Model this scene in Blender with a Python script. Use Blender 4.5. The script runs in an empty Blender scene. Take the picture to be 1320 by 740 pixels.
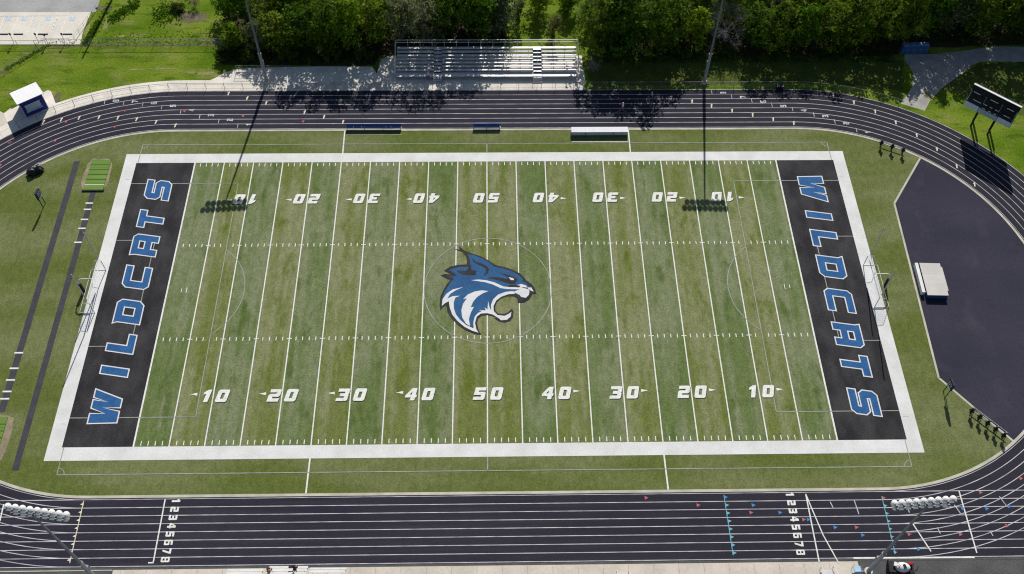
import bpy, bmesh, math, random
from mathutils import Vector, Matrix, geometry, noise
R = math.radians
rnd = random.Random(11)
sc = bpy.context.scene
col = sc.collection
YD = .9144

# ------------------------------------------------------------------ camera
CX, CY, CZ, PIT, YAW, ROL, F = 0.954806, -82.033690, 118.997791, .605662985, -.0317265679, .0194131221, 1295.84764
RM = Matrix.Rotation(YAW, 3, 'Z') @ Matrix.Rotation(PIT, 3, 'X') @ Matrix.Rotation(ROL, 3, 'Z')
cam_d = bpy.data.cameras.new('camera'); cam = bpy.data.objects.new('camera', cam_d); col.objects.link(cam)
cam.matrix_world = Matrix.Translation((CX, CY, CZ)) @ RM.to_4x4()
cam_d.sensor_width = 36; cam_d.lens = F / 1320 * 36; cam_d.clip_end = 3000; cam_d.clip_start = 1
sc.camera = cam

def G(px, py, z=0.0):
    """survey: where the sight line through a point of the photo meets the level z"""
    d = RM @ Vector(((px - 660) / F, -(py - 370) / F, -1))
    t = (z - CZ) / d.z
    return Vector((CX + d.x * t, CY + d.y * t))

# ------------------------------------------------------------------ world and sun
SUN = Vector((-.121, -1.0, -.757)).normalized()
w = bpy.data.worlds.new('World'); sc.world = w; w.use_nodes = True
nt = w.node_tree
sky = nt.nodes.new('ShaderNodeTexSky'); sky.sky_type = 'NISHITA'; sky.sun_disc = False
sky.sun_elevation = math.asin(-SUN.z); sky.sun_rotation = R(7); sky.altitude = 200
bg = nt.nodes['Background']; bg.inputs['Strength'].default_value = .066
nt.links.new(sky.outputs[0], bg.inputs[0])
sd = bpy.data.lights.new('sun', 'SUN'); sd.energy = 4.8; sd.angle = R(.4); sd.color = (1, .955, .89)
so = bpy.data.objects.new('sun', sd); col.objects.link(so); so.rotation_euler = SUN.to_track_quat('-Z', 'Y').to_euler()
so.location = (0, 80, 100)
vs = sc.view_settings; vs.view_transform = 'Standard'; vs.look = 'None'; vs.exposure = 0.0; vs.gamma = 1
vs.use_curve_mapping = False
sc.cycles.pixel_filter_type = 'BLACKMAN_HARRIS'; sc.cycles.filter_width = 1.15

# ------------------------------------------------------------------ materials
MATS = {}
def mat(name, c, c2=None, scale=1.0, rough=.85, detail=4, metal=0, lo=.35, hi=.65, stretch=None, bump=0, spec=.3, fine=None):
    m = bpy.data.materials.new(name); m.use_nodes = True; t = m.node_tree; b = t.nodes['Principled BSDF']
    b.inputs['Roughness'].default_value = rough; b.inputs['Metallic'].default_value = metal
    b.inputs['Specular IOR Level'].default_value = spec
    if c2 is None: c2 = tuple(x * .85 for x in c)
    tc = t.nodes.new('ShaderNodeTexCoord'); mp = t.nodes.new('ShaderNodeMapping')
    t.links.new(tc.outputs['Object'], mp.inputs[0])
    if stretch: mp.inputs['Scale'].default_value = stretch
    n = t.nodes.new('ShaderNodeTexNoise'); n.inputs['Scale'].default_value = scale; n.inputs['Detail'].default_value = detail
    t.links.new(mp.outputs[0], n.inputs['Vector'])
    mr = t.nodes.new('ShaderNodeMapRange'); mr.inputs[1].default_value = lo; mr.inputs[2].default_value = hi
    t.links.new(n.outputs[0], mr.inputs[0])
    mx = t.nodes.new('ShaderNodeMix'); mx.data_type = 'RGBA'
    mx.inputs[6].default_value = (*c, 1); mx.inputs[7].default_value = (*c2, 1)
    t.links.new(mr.outputs[0], mx.inputs[0])
    out = mx.outputs[2]
    if fine:
        n2 = t.nodes.new('ShaderNodeTexNoise'); n2.inputs['Scale'].default_value = fine[0]; n2.inputs['Detail'].default_value = 3
        t.links.new(tc.outputs['Object'], n2.inputs['Vector'])
        m2 = t.nodes.new('ShaderNodeMapRange'); m2.inputs[1].default_value = .3; m2.inputs[2].default_value = .7
        m2.inputs[3].default_value = 1 - fine[1]; m2.inputs[4].default_value = 1 + fine[1]
        t.links.new(n2.outputs[0], m2.inputs[0])
        v = t.nodes.new('ShaderNodeVectorMath'); v.operation = 'SCALE'
        t.links.new(out, v.inputs[0]); t.links.new(m2.outputs[0], v.inputs['Scale']); out = v.outputs[0]
    t.links.new(out, b.inputs['Base Color'])
    if bump:
        bp = t.nodes.new('ShaderNodeBump'); bp.inputs['Strength'].default_value = bump; bp.inputs['Distance'].default_value = .05
        t.links.new(n.outputs[0], bp.inputs['Height']); t.links.new(bp.outputs[0], b.inputs['Normal'])
    MATS[name] = m
    return m

class NT:
    """small helper for longer node graphs"""
    def __init__(s, name):
        s.m = bpy.data.materials.new(name); s.m.use_nodes = True; s.t = s.m.node_tree; s.b = s.t.nodes['Principled BSDF']
        s.tc = s.t.nodes.new('ShaderNodeTexCoord'); MATS[name] = s.m
        sp = s.t.nodes.new('ShaderNodeSeparateXYZ'); s.t.links.new(s.tc.outputs['Object'], sp.inputs[0]); s.x, s.y = sp.outputs[0], sp.outputs[1]
    def lk(s, v, sock):
        if isinstance(v, (int, float)): sock.default_value = v
        elif isinstance(v, tuple): sock.default_value = (*v, 1)
        else: s.t.links.new(v, sock)
    def math(s, op, a, b=0, c=0, clamp=False):
        n = s.t.nodes.new('ShaderNodeMath'); n.operation = op; n.use_clamp = clamp
        s.lk(a, n.inputs[0]); s.lk(b, n.inputs[1]); s.lk(c, n.inputs[2]); return n.outputs[0]
    def noise(s, scale, detail=3, stretch=(1, 1, 1), off=0, rough=.5):
        mp = s.t.nodes.new('ShaderNodeMapping'); s.t.links.new(s.tc.outputs['Object'], mp.inputs[0])
        mp.inputs['Scale'].default_value = stretch; mp.inputs['Location'].default_value = (off, off * .7, 0)
        n = s.t.nodes.new('ShaderNodeTexNoise'); n.inputs['Scale'].default_value = scale; n.inputs['Detail'].default_value = detail
        n.inputs['Roughness'].default_value = rough
        s.t.links.new(mp.outputs[0], n.inputs['Vector']); return n.outputs[0]
    def rng(s, v, a, b, c=0., d=1.):
        n = s.t.nodes.new('ShaderNodeMapRange'); s.lk(v, n.inputs[0])
        for i, q in enumerate((a, b, c, d)): n.inputs[i + 1].default_value = q
        return n.outputs[0]
    def mix(s, f, a, b):
        n = s.t.nodes.new('ShaderNodeMix'); n.data_type = 'RGBA'; s.lk(f, n.inputs[0]); s.lk(a, n.inputs[6]); s.lk(b, n.inputs[7]); return n.outputs[2]
    def scale(s, c, f):
        v = s.t.nodes.new('ShaderNodeVectorMath'); v.operation = 'SCALE'; s.lk(c, v.inputs[0]); s.lk(f, v.inputs['Scale']); return v.outputs[0]
    def done(s, colr, rough=.9, spec=.2):
        s.lk(colr, s.b.inputs['Base Color']); s.b.inputs['Roughness'].default_value = rough
        s.b.inputs['Specular IOR Level'].default_value = spec; return s.m

# artificial turf: five yard panels of two yarn shades, worn and brushed streaks
q = NT('turf')
ax = q.math('ABSOLUTE', q.x); pan = q.math('FLOOR', q.math('DIVIDE', ax, 5 * YD))
odd = q.math('MODULO', pan, 2.0)
inx = q.math('LESS_THAN', ax, 50 * YD); iny = q.math('LESS_THAN', q.math('ABSOLUTE', q.y), 26.667 * YD)
odd = q.math('MULTIPLY', q.math('MULTIPLY', odd, inx), iny)
base = q.mix(odd, (.150, .179, .050), (.126, .172, .056))
wear = q.mix(odd, (.232, .244, .124), (.205, .230, .126))
dk = q.mix(odd, (.108, .142, .020), (.082, .126, .030))
bell = q.rng(q.math('ABSOLUTE', q.math('SUBTRACT', q.y, 5.0)), 4, 27, .30, -.18)
n1 = q.math('ADD', q.rng(q.noise(.14, 5, (1.0, .45, 1), rough=.6), .40, .62), bell)
bru = q.rng(q.noise(.8, 3, (1.0, .03, 1), 11), .38, .62, -.45, .45)
n1 = q.math('MULTIPLY', q.math('ADD', n1, bru, clamp=True), .92)
c = q.mix(n1, base, wear)
n2 = q.rng(q.noise(.42, 6, (1.2, .42, 1), 31, rough=.65), .53, .66)
c = q.mix(q.math('MULTIPLY', n2, .85), c, dk)
out_ = q.math('SUBTRACT', 1.0, q.math('MULTIPLY', inx, iny))
n4 = q.rng(q.noise(.13, 5, (.5, 1.3, 1), 87), .40, .62)
c2 = q.mix(n4, (.114, .144, .034), (.168, .187, .076))
c = q.mix(out_, c, c2)
n3 = q.rng(q.noise(4.2, 4, (1, 1, 1), 7, rough=.7), .27, .73, .62, 1.38)
n5 = q.rng(q.noise(1.1, 4, (1.2, .7, 1), 57, rough=.65), .3, .7, .82, 1.18)
seam = q.math('LESS_THAN', q.math('ABSOLUTE', q.math('SUBTRACT', q.math('MODULO', q.math('ADD', ax, 2.286), 4.572), 2.286)), .10)
c = q.mix(q.math('MULTIPLY', seam, .25), c, (.10, .13, .03))
q.done(q.scale(q.scale(c, q.math('MULTIPLY', n3, .98)), n5), .95, .1)

q = NT('lawn')
n1 = q.rng(q.noise(.12, 5, (1, 1.4, 1)), .35, .62)
c = q.mix(n1, (.082, .150, .007), (.158, .222, .022))
n2 = q.rng(q.noise(.5, 5, (.5, 1.6, 1), 40), .54, .70)
c = q.mix(q.math('MULTIPLY', n2, .75), c, (.045, .092, .006))
n3 = q.rng(q.noise(.22, 6, (.7, 1.8, 1), 90), .54, .70)
c = q.mix(q.math('MULTIPLY', n3, .6), c, (.26, .25, .085))
n4 = q.rng(q.noise(3.2, 4, (1, 1, 1), 3), .3, .7, .72, 1.28)
q.done(q.scale(c, n4), 1, .05)

q = NT('track_rubber')
n1 = q.rng(q.noise(.09, 4, (.35, 1, 1)), .35, .65)
c = q.mix(n1, (.029, .028, .043), (.041, .039, .055))
st = q.rng(q.noise(1.1, 3, (.05, 1.3, 1), 15), .48, .72, 0, .55)
c = q.mix(st, c, (.058, .056, .070))
c = q.mix(q.rng(q.noise(.3, 5, (1, 1, 1), 71), .60, .75, 0, .45), c, (.026, .026, .032))
gx = q.rng(q.x, -10, 40)      # an older, greyer batch of rubber on the east straight
c = q.mix(q.math('MULTIPLY', gx, .55), c, (.032, .031, .040))
n3 = q.rng(q.noise(5, 4, rough=.7), .25, .75, .60, 1.12)
q.done(q.scale(c, n3), .93, .12)

q = NT('rubber_apron')
n1 = q.rng(q.noise(.10, 5, (.5, 1, 1), 5), .35, .65)
c = q.mix(n1, (.033, .032, .052), (.047, .045, .066))
c = q.mix(q.rng(q.noise(.25, 5, (1, .6, 1), 33), .56, .72, 0, .6), c, (.066, .063, .082))
c = q.mix(q.rng(q.noise(.5, 5, (1, 1, 1), 63), .62, .74, 0, .5), c, (.026, .025, .036))
n3 = q.rng(q.noise(3.6, 4, rough=.7), .25, .75, .70, 1.2)
q.done(q.scale(c, n3), .92, .15)

mat('runway_rubber', (.062, .060, .074), (.048, .046, .058), .6, .92, 5, fine=(4, .2))
mat('end_zone_turf', (.018, .017, .020), (.046, .044, .046), .45, .95, 7, fine=(5, .35), stretch=(1, .5, 1))
mat('line_paint', (.80, .80, .76), (.60, .62, .53), 2.2, .9, 6, lo=.45, hi=.75, fine=(5, .10))
mat('worn_paint', (.38, .40, .36), (.26, .29, .24), .8, .9)
mat('border_paint', (.76, .76, .75), (.65, .65, .63), .35, .9, 7, fine=(5, .08))
mat('lane_paint', (.66, .66, .66), (.36, .36, .40), .55, .8, 3)
mat('letter_blue', (.030, .122, .31), (.022, .095, .25), .6, .95, fine=(5, .22))
mat('logo_blue', (.032, .118, .262), (.024, .090, .215), .3, .95, 6, fine=(5, .22))
mat('logo_black', (.026, .024, .028), (.045, .043, .045), .6, .95)
mat('logo_white', (.74, .74, .74), (.64, .65, .65), .6, .95)
mat('marker_red', (.50, .13, .15), None, 2)
mat('marker_blue', (.06, .25, .60), None, 2)
mat('symbol_blue', (.20, .48, .78), (.45, .62, .80), 2)
mat('marker_teal', (.17, .46, .55), None, 2)
mat('marker_tan', (.80, .72, .55), None, 2)
mat('concrete', (.66, .59, .50), (.55, .50, .425), .35, .9, 6, fine=(2.5, .07))
mat('concrete_cool', (.82, .77, .68), (.68, .64, .56), .35, .9, 6, fine=(2.5, .07))
mat('lot_concrete', (.76, .71, .62), (.66, .62, .54), .35, .9, 6, fine=(2.5, .06))
mat('joint', (.24, .22, .19), None, 1)
mat('asphalt', (.070, .070, .072), (.10, .10, .10), .4, .92, 6, fine=(5, .25))
mat('lot_asphalt', (.33, .33, .33), (.40, .40, .395), .25, .92, 6, fine=(2, .08))
mat('path_gravel', (.30, .29, .275), (.42, .40, .36), .6, .95, 6, fine=(3, .15))
mat('kerb_paint', (.58, .55, .45), (.44, .42, .34), .5, .85)
mat('sand', (.34, .27, .19), (.22, .20, .12), .6, 1, 5, fine=(3, .15))
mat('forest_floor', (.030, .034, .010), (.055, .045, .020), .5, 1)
mat('shade_toned_grass', (.045, .080, .008), (.085, .105, .014), .45, 1, 6, fine=(3, .3))  # lawn grass with the shade of the trees mixed into its colour
mat('dirt', (.17, .14, .095), (.10, .10, .05), .8, 1, 5, fine=(3, .3))
mat('straw', (.30, .27, .11), (.17, .20, .04), 1.2, 1, 6, fine=(4, .3))
mat('pit_cover', (.10, .20, .028), (.17, .28, .05), .9, .9, 4, stretch=(.1, 1.6, 1))
mat('seam', (.02, .04, .01))
mat('aluminium', (.64, .64, .65), (.54, .54, .56), .6, .5, 3, metal=.12, stretch=(.15, 3, 1), spec=.5)
mat('aluminium_dull', (.34, .35, .38), (.26, .28, .31), .8, .55, 3, metal=.5)
mat('galvanised', (.20, .235, .27), (.15, .18, .21), .8, .6, 3, metal=.2)
mat('galvanised_light', (.36, .39, .42), (.30, .33, .36), .8, .6, 3, metal=.2)
mat('chain_link', (.24, .25, .25), (.18, .19, .19), 2, .6)
mat('white_metal', (.80, .80, .78), (.70, .70, .68), 1, .5)
mat('white_roof', (.86, .86, .86), (.80, .81, .82), .6, .6, stretch=(4, .3, 1))
mat('galv_white', (.66, .67, .67), (.56, .57, .57), 1, .5)
mat('grey_post', (.42, .43, .43), (.34, .35, .35), 1, .6)
mat('black_pad', (.012, .012, .014), (.02, .02, .022), 1, .7)
mat('black_steel', (.02, .02, .023), None, 1, .55)
mat('navy', (.011, .026, .20), (.014, .032, .24), .7, .6)
mat('navy_dark', (.012, .018, .045), (.02, .028, .06), .7, .5)
mat('board_black', (.012, .013, .016), None, 1, .45)
mat('board_pale', (.80, .85, .90), (.72, .78, .85), .7, .6)
mat('royal_blue', (.025, .075, .34), (.03, .09, .38), 1, .7)
mat('shutter_grey', (.50, .57, .65), (.44, .51, .60), 1, .6, stretch=(1, 1, 6))
mat('mat_vinyl', (.62, .595, .55), (.54, .52, .48), .5, .7, 4, fine=(2, .04))
mat('seam_grey', (.40, .385, .36))
mat('mat_blue', (.03, .08, .28), None, 1, .7)
mat('pale_blue_canvas', (.42, .58, .76), None, 1, .8)
mat('skin', (.45, .25, .17), None, 3, .6)
mat('hair', (.05, .03, .02), None, 3, .7)
mat('cap_white', (.80, .78, .76), None, 3, .8)
mat('shirt_purple', (.36, .10, .42), None, 3, .9)
mat('shirt_black', (.015, .015, .018), None, 3, .9)
mat('shirt_coral', (.62, .27, .22), None, 3, .9)
mat('trousers_dark', (.03, .03, .045), None, 3, .9)
mat('tyre', (.015, .015, .015), None, 3, .8)
mat('cart_red', (.45, .02, .03), None, 3, .4)
mat('toilet_blue', (.02, .09, .26), (.025, .11, .30), 1, .6)
mat('toilet_roof', (.10, .20, .36), None, 1, .6)
mat('bark', (.10, .078, .055), (.06, .045, .032), 2, .95)
mat('bark_grey', (.27, .25, .24), (.20, .185, .18), 2, .95)
mat('bark_brown', (.30, .20, .155), (.22, .15, .12), 2, .95)
mat('net_cord', (.36, .38, .34), None, 2, .9)

def leafmat(name, a, b, c3):
    m = bpy.data.materials.new(name); m.use_nodes = True; t = m.node_tree
    for n in list(t.nodes): t.nodes.remove(n)
    o = t.nodes.new('ShaderNodeOutputMaterial')
    tc = t.nodes.new('ShaderNodeTexCoord'); n = t.nodes.new('ShaderNodeTexNoise'); n.inputs['Scale'].default_value = .55; n.inputs['Detail'].default_value = 4
    t.links.new(tc.outputs['Object'], n.inputs['Vector'])
    r = t.nodes.new('ShaderNodeValToRGB'); r.color_ramp.elements[0].position = .36; r.color_ramp.elements[1].position = .66
    r.color_ramp.elements[0].color = (*a, 1); r.color_ramp.elements[1].color = (*c3, 1)
    e = r.color_ramp.elements.new(.5); e.color = (*b, 1)
    t.links.new(n.outputs[0], r.inputs[0])
    oi = t.nodes.new('ShaderNodeObjectInfo'); hs = t.nodes.new('ShaderNodeHueSaturation')
    mr = t.nodes.new('ShaderNodeMapRange'); mr.inputs[3].default_value = .47; mr.inputs[4].default_value = .522
    t.links.new(oi.outputs['Random'], mr.inputs[0]); t.links.new(mr.outputs[0], hs.inputs['Hue'])
    mv = t.nodes.new('ShaderNodeMath'); mv.operation = 'MULTIPLY_ADD'; mv.inputs[1].default_value = -.65; mv.inputs[2].default_value = 1.4
    t.links.new(oi.outputs['Random'], mv.inputs[0]); t.links.new(mv.outputs[0], hs.inputs['Value'])
    t.links.new(r.outputs[0], hs.inputs['Color'])
    d = t.nodes.new('ShaderNodeBsdfDiffuse'); tr = t.nodes.new('ShaderNodeBsdfTranslucent'); mx = t.nodes.new('ShaderNodeMixShader'); mx.inputs[0].default_value = .38
    for s in (d, tr): t.links.new(hs.outputs[0], s.inputs['Color'])
    t.links.new(d.outputs[0], mx.inputs[1]); t.links.new(tr.outputs[0], mx.inputs[2]); t.links.new(mx.outputs[0], o.inputs[0])
    MATS[name] = m
leafmat('leaf_deep', (.036, .072, .008), (.080, .152, .014), (.165, .270, .030))
leafmat('leaf_bright', (.060, .115, .008), (.125, .225, .015), (.240, .370, .035))
leafmat('leaf_olive', (.10, .115, .03), (.16, .175, .05), (.22, .225, .07))
leafmat('leaf_grey', (.10, .125, .055), (.17, .20, .10), (.25, .28, .15))
leafmat('leaf_under', (.035, .060, .012), (.060, .095, .016), (.10, .15, .025))
leafmat('leaf_blossom', (.10, .15, .04), (.19, .20, .10), (.30, .27, .17))

# ------------------------------------------------------------------ mesh helpers
class MB:
    def __init__(s): s.v = []; s.f = []; s.mi = []; s.ms = []
    def m(s, name):
        if name not in s.ms: s.ms.append(name)
        return s.ms.index(name)
    def add(s, vs_, fs, mt):
        o = len(s.v); k = s.m(mt); s.v += [tuple(v) for v in vs_]
        for f in fs: s.f.append(tuple(i + o for i in f)); s.mi.append(k)
        return s
    def box(s, c, d, mt, rz=0, rx=0):
        M = Matrix.Rotation(rz, 3, 'Z') @ Matrix.Rotation(rx, 3, 'X'); c = Vector(c)
        vs_ = [c + M @ Vector((x * d[0] / 2, y * d[1] / 2, z * d[2] / 2)) for x in (-1, 1) for y in (-1, 1) for z in (-1, 1)]
        return s.add(vs_, [(0, 1, 3, 2), (4, 6, 7, 5), (0, 4, 5, 1), (2, 3, 7, 6), (0, 2, 6, 4), (1, 5, 7, 3)], mt)
    def tube(s, pts, r, mt, n=8, cap=True):
        pts = [Vector(p) for p in pts]; rs = r if isinstance(r, (list, tuple)) else [r] * len(pts)
        vs_ = []; fs = []
        for i, p in enumerate(pts):
            d = (pts[min(i + 1, len(pts) - 1)] - pts[max(i - 1, 0)]).normalized()
            a = d.cross(Vector((0, 0, 1)) if abs(d.z) < .9 else Vector((1, 0, 0))).normalized(); b = d.cross(a)
            for k in range(n):
                t = 2 * math.pi * k / n; vs_.append(p + (a * math.cos(t) + b * math.sin(t)) * rs[i])
        for i in range(len(pts) - 1):
            for k in range(n):
                k2 = (k + 1) % n; fs.append((i * n + k, i * n + k2, (i + 1) * n + k2, (i + 1) * n + k))
        if cap: fs.append(tuple(range(n))); fs.append(tuple(range((len(pts) - 1) * n, len(pts) * n)))
        return s.add(vs_, fs, mt)
    def ell(s, c, r, mt, n=12, m=7, M=None, lo=-1., hi=1.):
        vs_ = []; fs = []; c = Vector(c); M = M or Matrix.Identity(3)
        a0 = math.asin(lo); a1 = math.asin(hi)
        for i in range(m + 1):
            a = a0 + (a1 - a0) * i / m
            for k in range(n):
                t = 2 * math.pi * k / n
                vs_.append(c + M @ Vector((r[0] * math.cos(a) * math.cos(t), r[1] * math.cos(a) * math.sin(t), r[2] * math.sin(a))))
        for i in range(m):
            for k in range(n):
                k2 = (k + 1) % n; fs.append((i * n + k, i * n + k2, (i + 1) * n + k2, (i + 1) * n + k))
        fs.append(tuple(range(n))); fs.append(tuple(range(m * n, (m + 1) * n)))
        return s.add(vs_, fs, mt)
    def prism(s, pts, z0, z1, mt):
        n = len(pts); vs_ = [(p[0], p[1], z0) for p in pts] + [(p[0], p[1], z1) for p in pts]
        return s.add(vs_, [tuple(range(n)), tuple(range(n, 2 * n))] + [(i, (i + 1) % n, n + (i + 1) % n, n + i) for i in range(n)], mt)
    def poly(s, pts, z, mt, holes=()):
        loops = [[Vector((p[0], p[1], 0)) for p in L] for L in [pts, *holes]]
        tris = geometry.tessellate_polygon(loops); flat = [v for L in loops for v in L]
        vs_ = [(v.x, v.y, z) for v in flat]; fs = []
        for a, b, c in tris:
            cr = (flat[b] - flat[a]).cross(flat[c] - flat[a]).z
            if abs(cr) < 1e-9: continue
            fs.append((a, b, c) if cr > 0 else (c, b, a))
        return s.add(vs_, fs, mt)
    def rect(s, x0, x1, y0, y1, z, mt):
        return s.add([(x0, y0, z), (x1, y0, z), (x1, y1, z), (x0, y1, z)], [(0, 1, 2, 3)], mt)
    def line(s, a, b, wd, z, mt):
        a = Vector((a[0], a[1])); b = Vector((b[0], b[1])); d = (b - a).normalized(); n = Vector((-d.y, d.x)) * wd / 2
        return s.add([(*(a - n), z), (*(b - n), z), (*(b + n), z), (*(a + n), z)], [(0, 1, 2, 3)], mt)
    def arc(s, c, r0, r1, a0, a1, z, mt, n=96):
        vs_ = []; fs = []
        for i in range(n + 1):
            a = a0 + (a1 - a0) * i / n
            vs_ += [(c[0] + r0 * math.cos(a), c[1] + r0 * math.sin(a), z), (c[0] + r1 * math.cos(a), c[1] + r1 * math.sin(a), z)]
        for i in range(n): fs.append((2 * i, 2 * i + 1, 2 * i + 3, 2 * i + 2))
        return s.add(vs_, fs, mt)
    def build(s, name, parent=None, label=None, smooth=False):
        me = bpy.data.meshes.new(name); me.from_pydata(s.v, [], s.f)
        for k in s.ms: me.materials.append(MATS[k])
        me.polygons.foreach_set('material_index', s.mi)
        if smooth: me.polygons.foreach_set('use_smooth', [True] * len(me.polygons))
        me.update()
        bm = bmesh.new(); bm.from_mesh(me)
        if len(s.f) < 30000 and max((v[2] for v in s.v), default=0) - min((v[2] for v in s.v), default=0) > 1e-5:
            bmesh.ops.recalc_face_normals(bm, faces=bm.faces)
        bm.to_mesh(me); bm.free()
        o = bpy.data.objects.new(name, me); col.objects.link(o)
        if parent: o.parent = parent
        if label: o['label'] = label
        return o
def struct(mb, name):
    o = mb.build(name); o['kind'] = 'structure'; return o
def thing(name, label, cat, loc=(0, 0, 0), rz=0, group=None):
    o = bpy.data.objects.new(name, None); col.objects.link(o); o.location = loc; o.rotation_euler = (0, 0, rz)
    o.empty_display_size = .3
    return tag(o, label, cat, group)
def tag(o, label, cat, group=None):
    o['label'] = label; o['category'] = cat
    if group: o['group'] = group
    return o
def dup(root, loc, rz, label=None, scale=None):
    r = root.copy(); col.objects.link(r); r.location = loc; r.rotation_euler = (0, 0, rz)
    if label: r['label'] = label
    if scale: r.scale = scale
    for ch in list(root.children):
        c_ = ch.copy(); col.objects.link(c_); c_.parent = r
        for g in list(ch.children):
            d_ = g.copy(); col.objects.link(d_); d_.parent = c_
    return r

# ------------------------------------------------------------------ the ground
SX, RI, RO = 50.0, 31.5, 40.25          # straight half length, kerb radius, outside of lane eight
m = MB(); m.rect(-900, 900, -900, 900, 0, 'lawn'); struct(m, 'lawn')

def stadium(r, n=64):
    P = []
    for i in range(n + 1):
        a = -math.pi / 2 + math.pi * i / n; P.append((SX + r * math.cos(a), r * math.sin(a)))
    for i in range(n + 1):
        a = math.pi / 2 + math.pi * i / n; P.append((-SX + r * math.cos(a), r * math.sin(a)))
    return P
def ring(m, r0, r1, z, mt, n=72):
    A = stadium(r0, n); B = stadium(r1, n); k = len(A)
    m.add([(x, y, z) for x, y in A + B], [(i, k + i, k + (i + 1) % k, (i + 1) % k) for i in range(k)], mt)
m = MB(); m.poly(stadium(31.06), .02, 'turf'); struct(m, 'infield_turf')
m = MB(); ring(m, 31.05, 31.42, .05, 'kerb_paint'); ring(m, 31.42, 31.43, .025, 'kerb_paint'); struct(m, 'track_kerb')
m = MB(); ring(m, 31.43, RO, .03, 'track_rubber')
for s in (-1, 1):      # sprint chutes past the ends of the near straight
    m.add([(s * SX, -RO, .022), (s * 125, -RO, .022), (s * 125, -31.5, .022), (s * SX, -31.5, .022)], [(0, 1, 2, 3)], 'track_rubber')
struct(m, 'running_track')

# lane lines: ovals, and straight ones that run on through the chutes
m = MB(); LW = 1.067
for k in range(0, 9):
    r = RI + .12 + k * LW if k else 31.56
    if k == 0: ring(m, r, r + .07, .038, 'lane_paint')
    else: ring(m, r - .045, r + .045, .038, 'lane_paint', 96)
for k in range(0, 9):
    y = -(RI + .12 + k * LW) if k else -31.6
    for s in (-1, 1):
        m.line((s * SX, y), (s * 124, y), .09, .042, 'lane_paint')
struct(m, 'lane_lines')

# the high-jump apron (D zone) at the east end
dz = [(68.8, 24.65), (62.53, 15.45), (61.45, -15.2), (68.8, -24.75)]
a0 = math.atan2(-24.75, 18.8); a1 = math.atan2(24.65, 18.8)
P = dz + [(SX + 31.04 * math.cos(a0 + (a1 - a0) * i / 40), 31.04 * math.sin(a0 + (a1 - a0) * i / 40)) for i in range(1, 40)]
m = MB(); m.poly(P, .03, 'rubber_apron'); struct(m, 'rubber_apron')
m = MB()
for a, b in zip(dz[:-1], dz[1:]): m.line(a, b, .3, .045, 'kerb_paint')
struct(m, 'apron_kerb')

# ------------------------------------------------------------------ field markings
HX, HY = 50 * YD, 26.667 * YD; EX = 60 * YD
m = MB()
for s in (-1, 1): m.rect(min(s * HX, s * EX), max(s * HX, s * EX), -HY, HY, .028, 'end_zone_turf')
struct(m, 'end_zone')
m = MB()
BW = 1.88
m.rect(-EX - BW, EX + BW, HY, HY + BW, .034, 'border_paint'); m.rect(-EX - BW, EX + BW, -HY - BW, -HY, .034, 'border_paint')
m.rect(-EX - BW, -EX, -HY, HY, .034, 'border_paint'); m.rect(EX, EX + BW, -HY, HY, .034, 'border_paint')
struct(m, 'field_border')
m = MB()
for k in range(-10, 11):
    x = k * 5 * YD; wd = .16 if abs(k) < 10 else .22
    m.rect(x - wd / 2, x + wd / 2, -HY, HY, .036, 'line_paint')
    if abs(k) < 10:
        for s in (-1, 1): m.rect(x - .36, x + .36, s * 8.13 - .06, s * 8.13 + .06, .040, 'line_paint')
for k in range(-49, 50):
    if k % 5 == 0: continue
    x = k * YD
    for s in (-1, 1):
        m.rect(x - .06, x + .06, s * 8.13 - .30, s * 8.13 + .30, .036, 'line_paint')
        y = s * (HY - .48); m.rect(x - .06, x + .06, y - .33, y + .33, .036, 'line_paint')
for s in (-1, 1):
    m.rect(s * 47 * YD - .05, s * 47 * YD + .05, -.32, .6, .036, 'line_paint')
    m.rect(s * 47.8 * YD - .05, s * 47.8 * YD + .05, -.2, .4, .036, 'line_paint')
    for t in (-1, 1): m.line((t * 22.8, s * (HY + BW)), (t * 22.85, s * 31.03), .2, .036, 'line_paint')
    m.line((s * 55.9, 21.0), (s * 55.2, 21.0), .05, .04, 'worn_paint'); m.line((s * 55.9, -21.0), (s * 55.2, -21.0), .05, .04, 'worn_paint')
m.line((-22.7, 30.2), (-13.7, 30.2), .1, .036, 'worn_paint'); m.line((13.6, 28.5), (22.6, 28.5), .1, .036, 'line_paint')
struct(m, 'yard_lines')
# the soccer pitch, sewn in thin grey lines across everything
m = MB(); W = .115; Z = .044; SXX, SYY = 54.6, 28.2
for s in (-1, 1):
    m.line((-SXX, s * SYY), (SXX, s * SYY), W, Z, 'worn_paint')
    for (a, b) in ((HY + .02, SYY), (-SYY, -HY - .02)): m.line((s * (SXX), a), (s * SXX, b), W, Z, 'worn_paint')
    for t in (-1, 1):
        aa = {(1, 1): 180, (-1, 1): 270, (-1, -1): 0, (1, -1): 90}[(s, t)]; m.arc((s * SXX, t * SYY), .84, .95, R(aa), R(aa + 90), Z + .002, 'worn_paint', 12)
        m.line((s * EX, t * 20.15), (s * 38.4, t * 20.15), W, Z, 'worn_paint')
        m.line((s * EX, t * 9.16), (s * 49.1, t * 9.16), W, Z, 'worn_paint')
    m.line((s * 38.4, -20.15), (s * 38.4, 20.15), W, Z, 'worn_paint'); m.line((s * 49.1, -9.16), (s * 49.1, 9.16), W, Z, 'worn_paint')
    a = math.acos(5.5 / 9.15); c0 = math.pi if s > 0 else 0
    m.arc((s * 43.9, 0), 9.09, 9.2, c0 - a, c0 + a, Z, 'worn_paint', 40)
m.line((0, HY + BW), (0, SYY), W * 1.4, Z, 'worn_paint'); m.line((0, -HY - BW), (0, -SYY), W * 1.4, Z, 'worn_paint')
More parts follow.
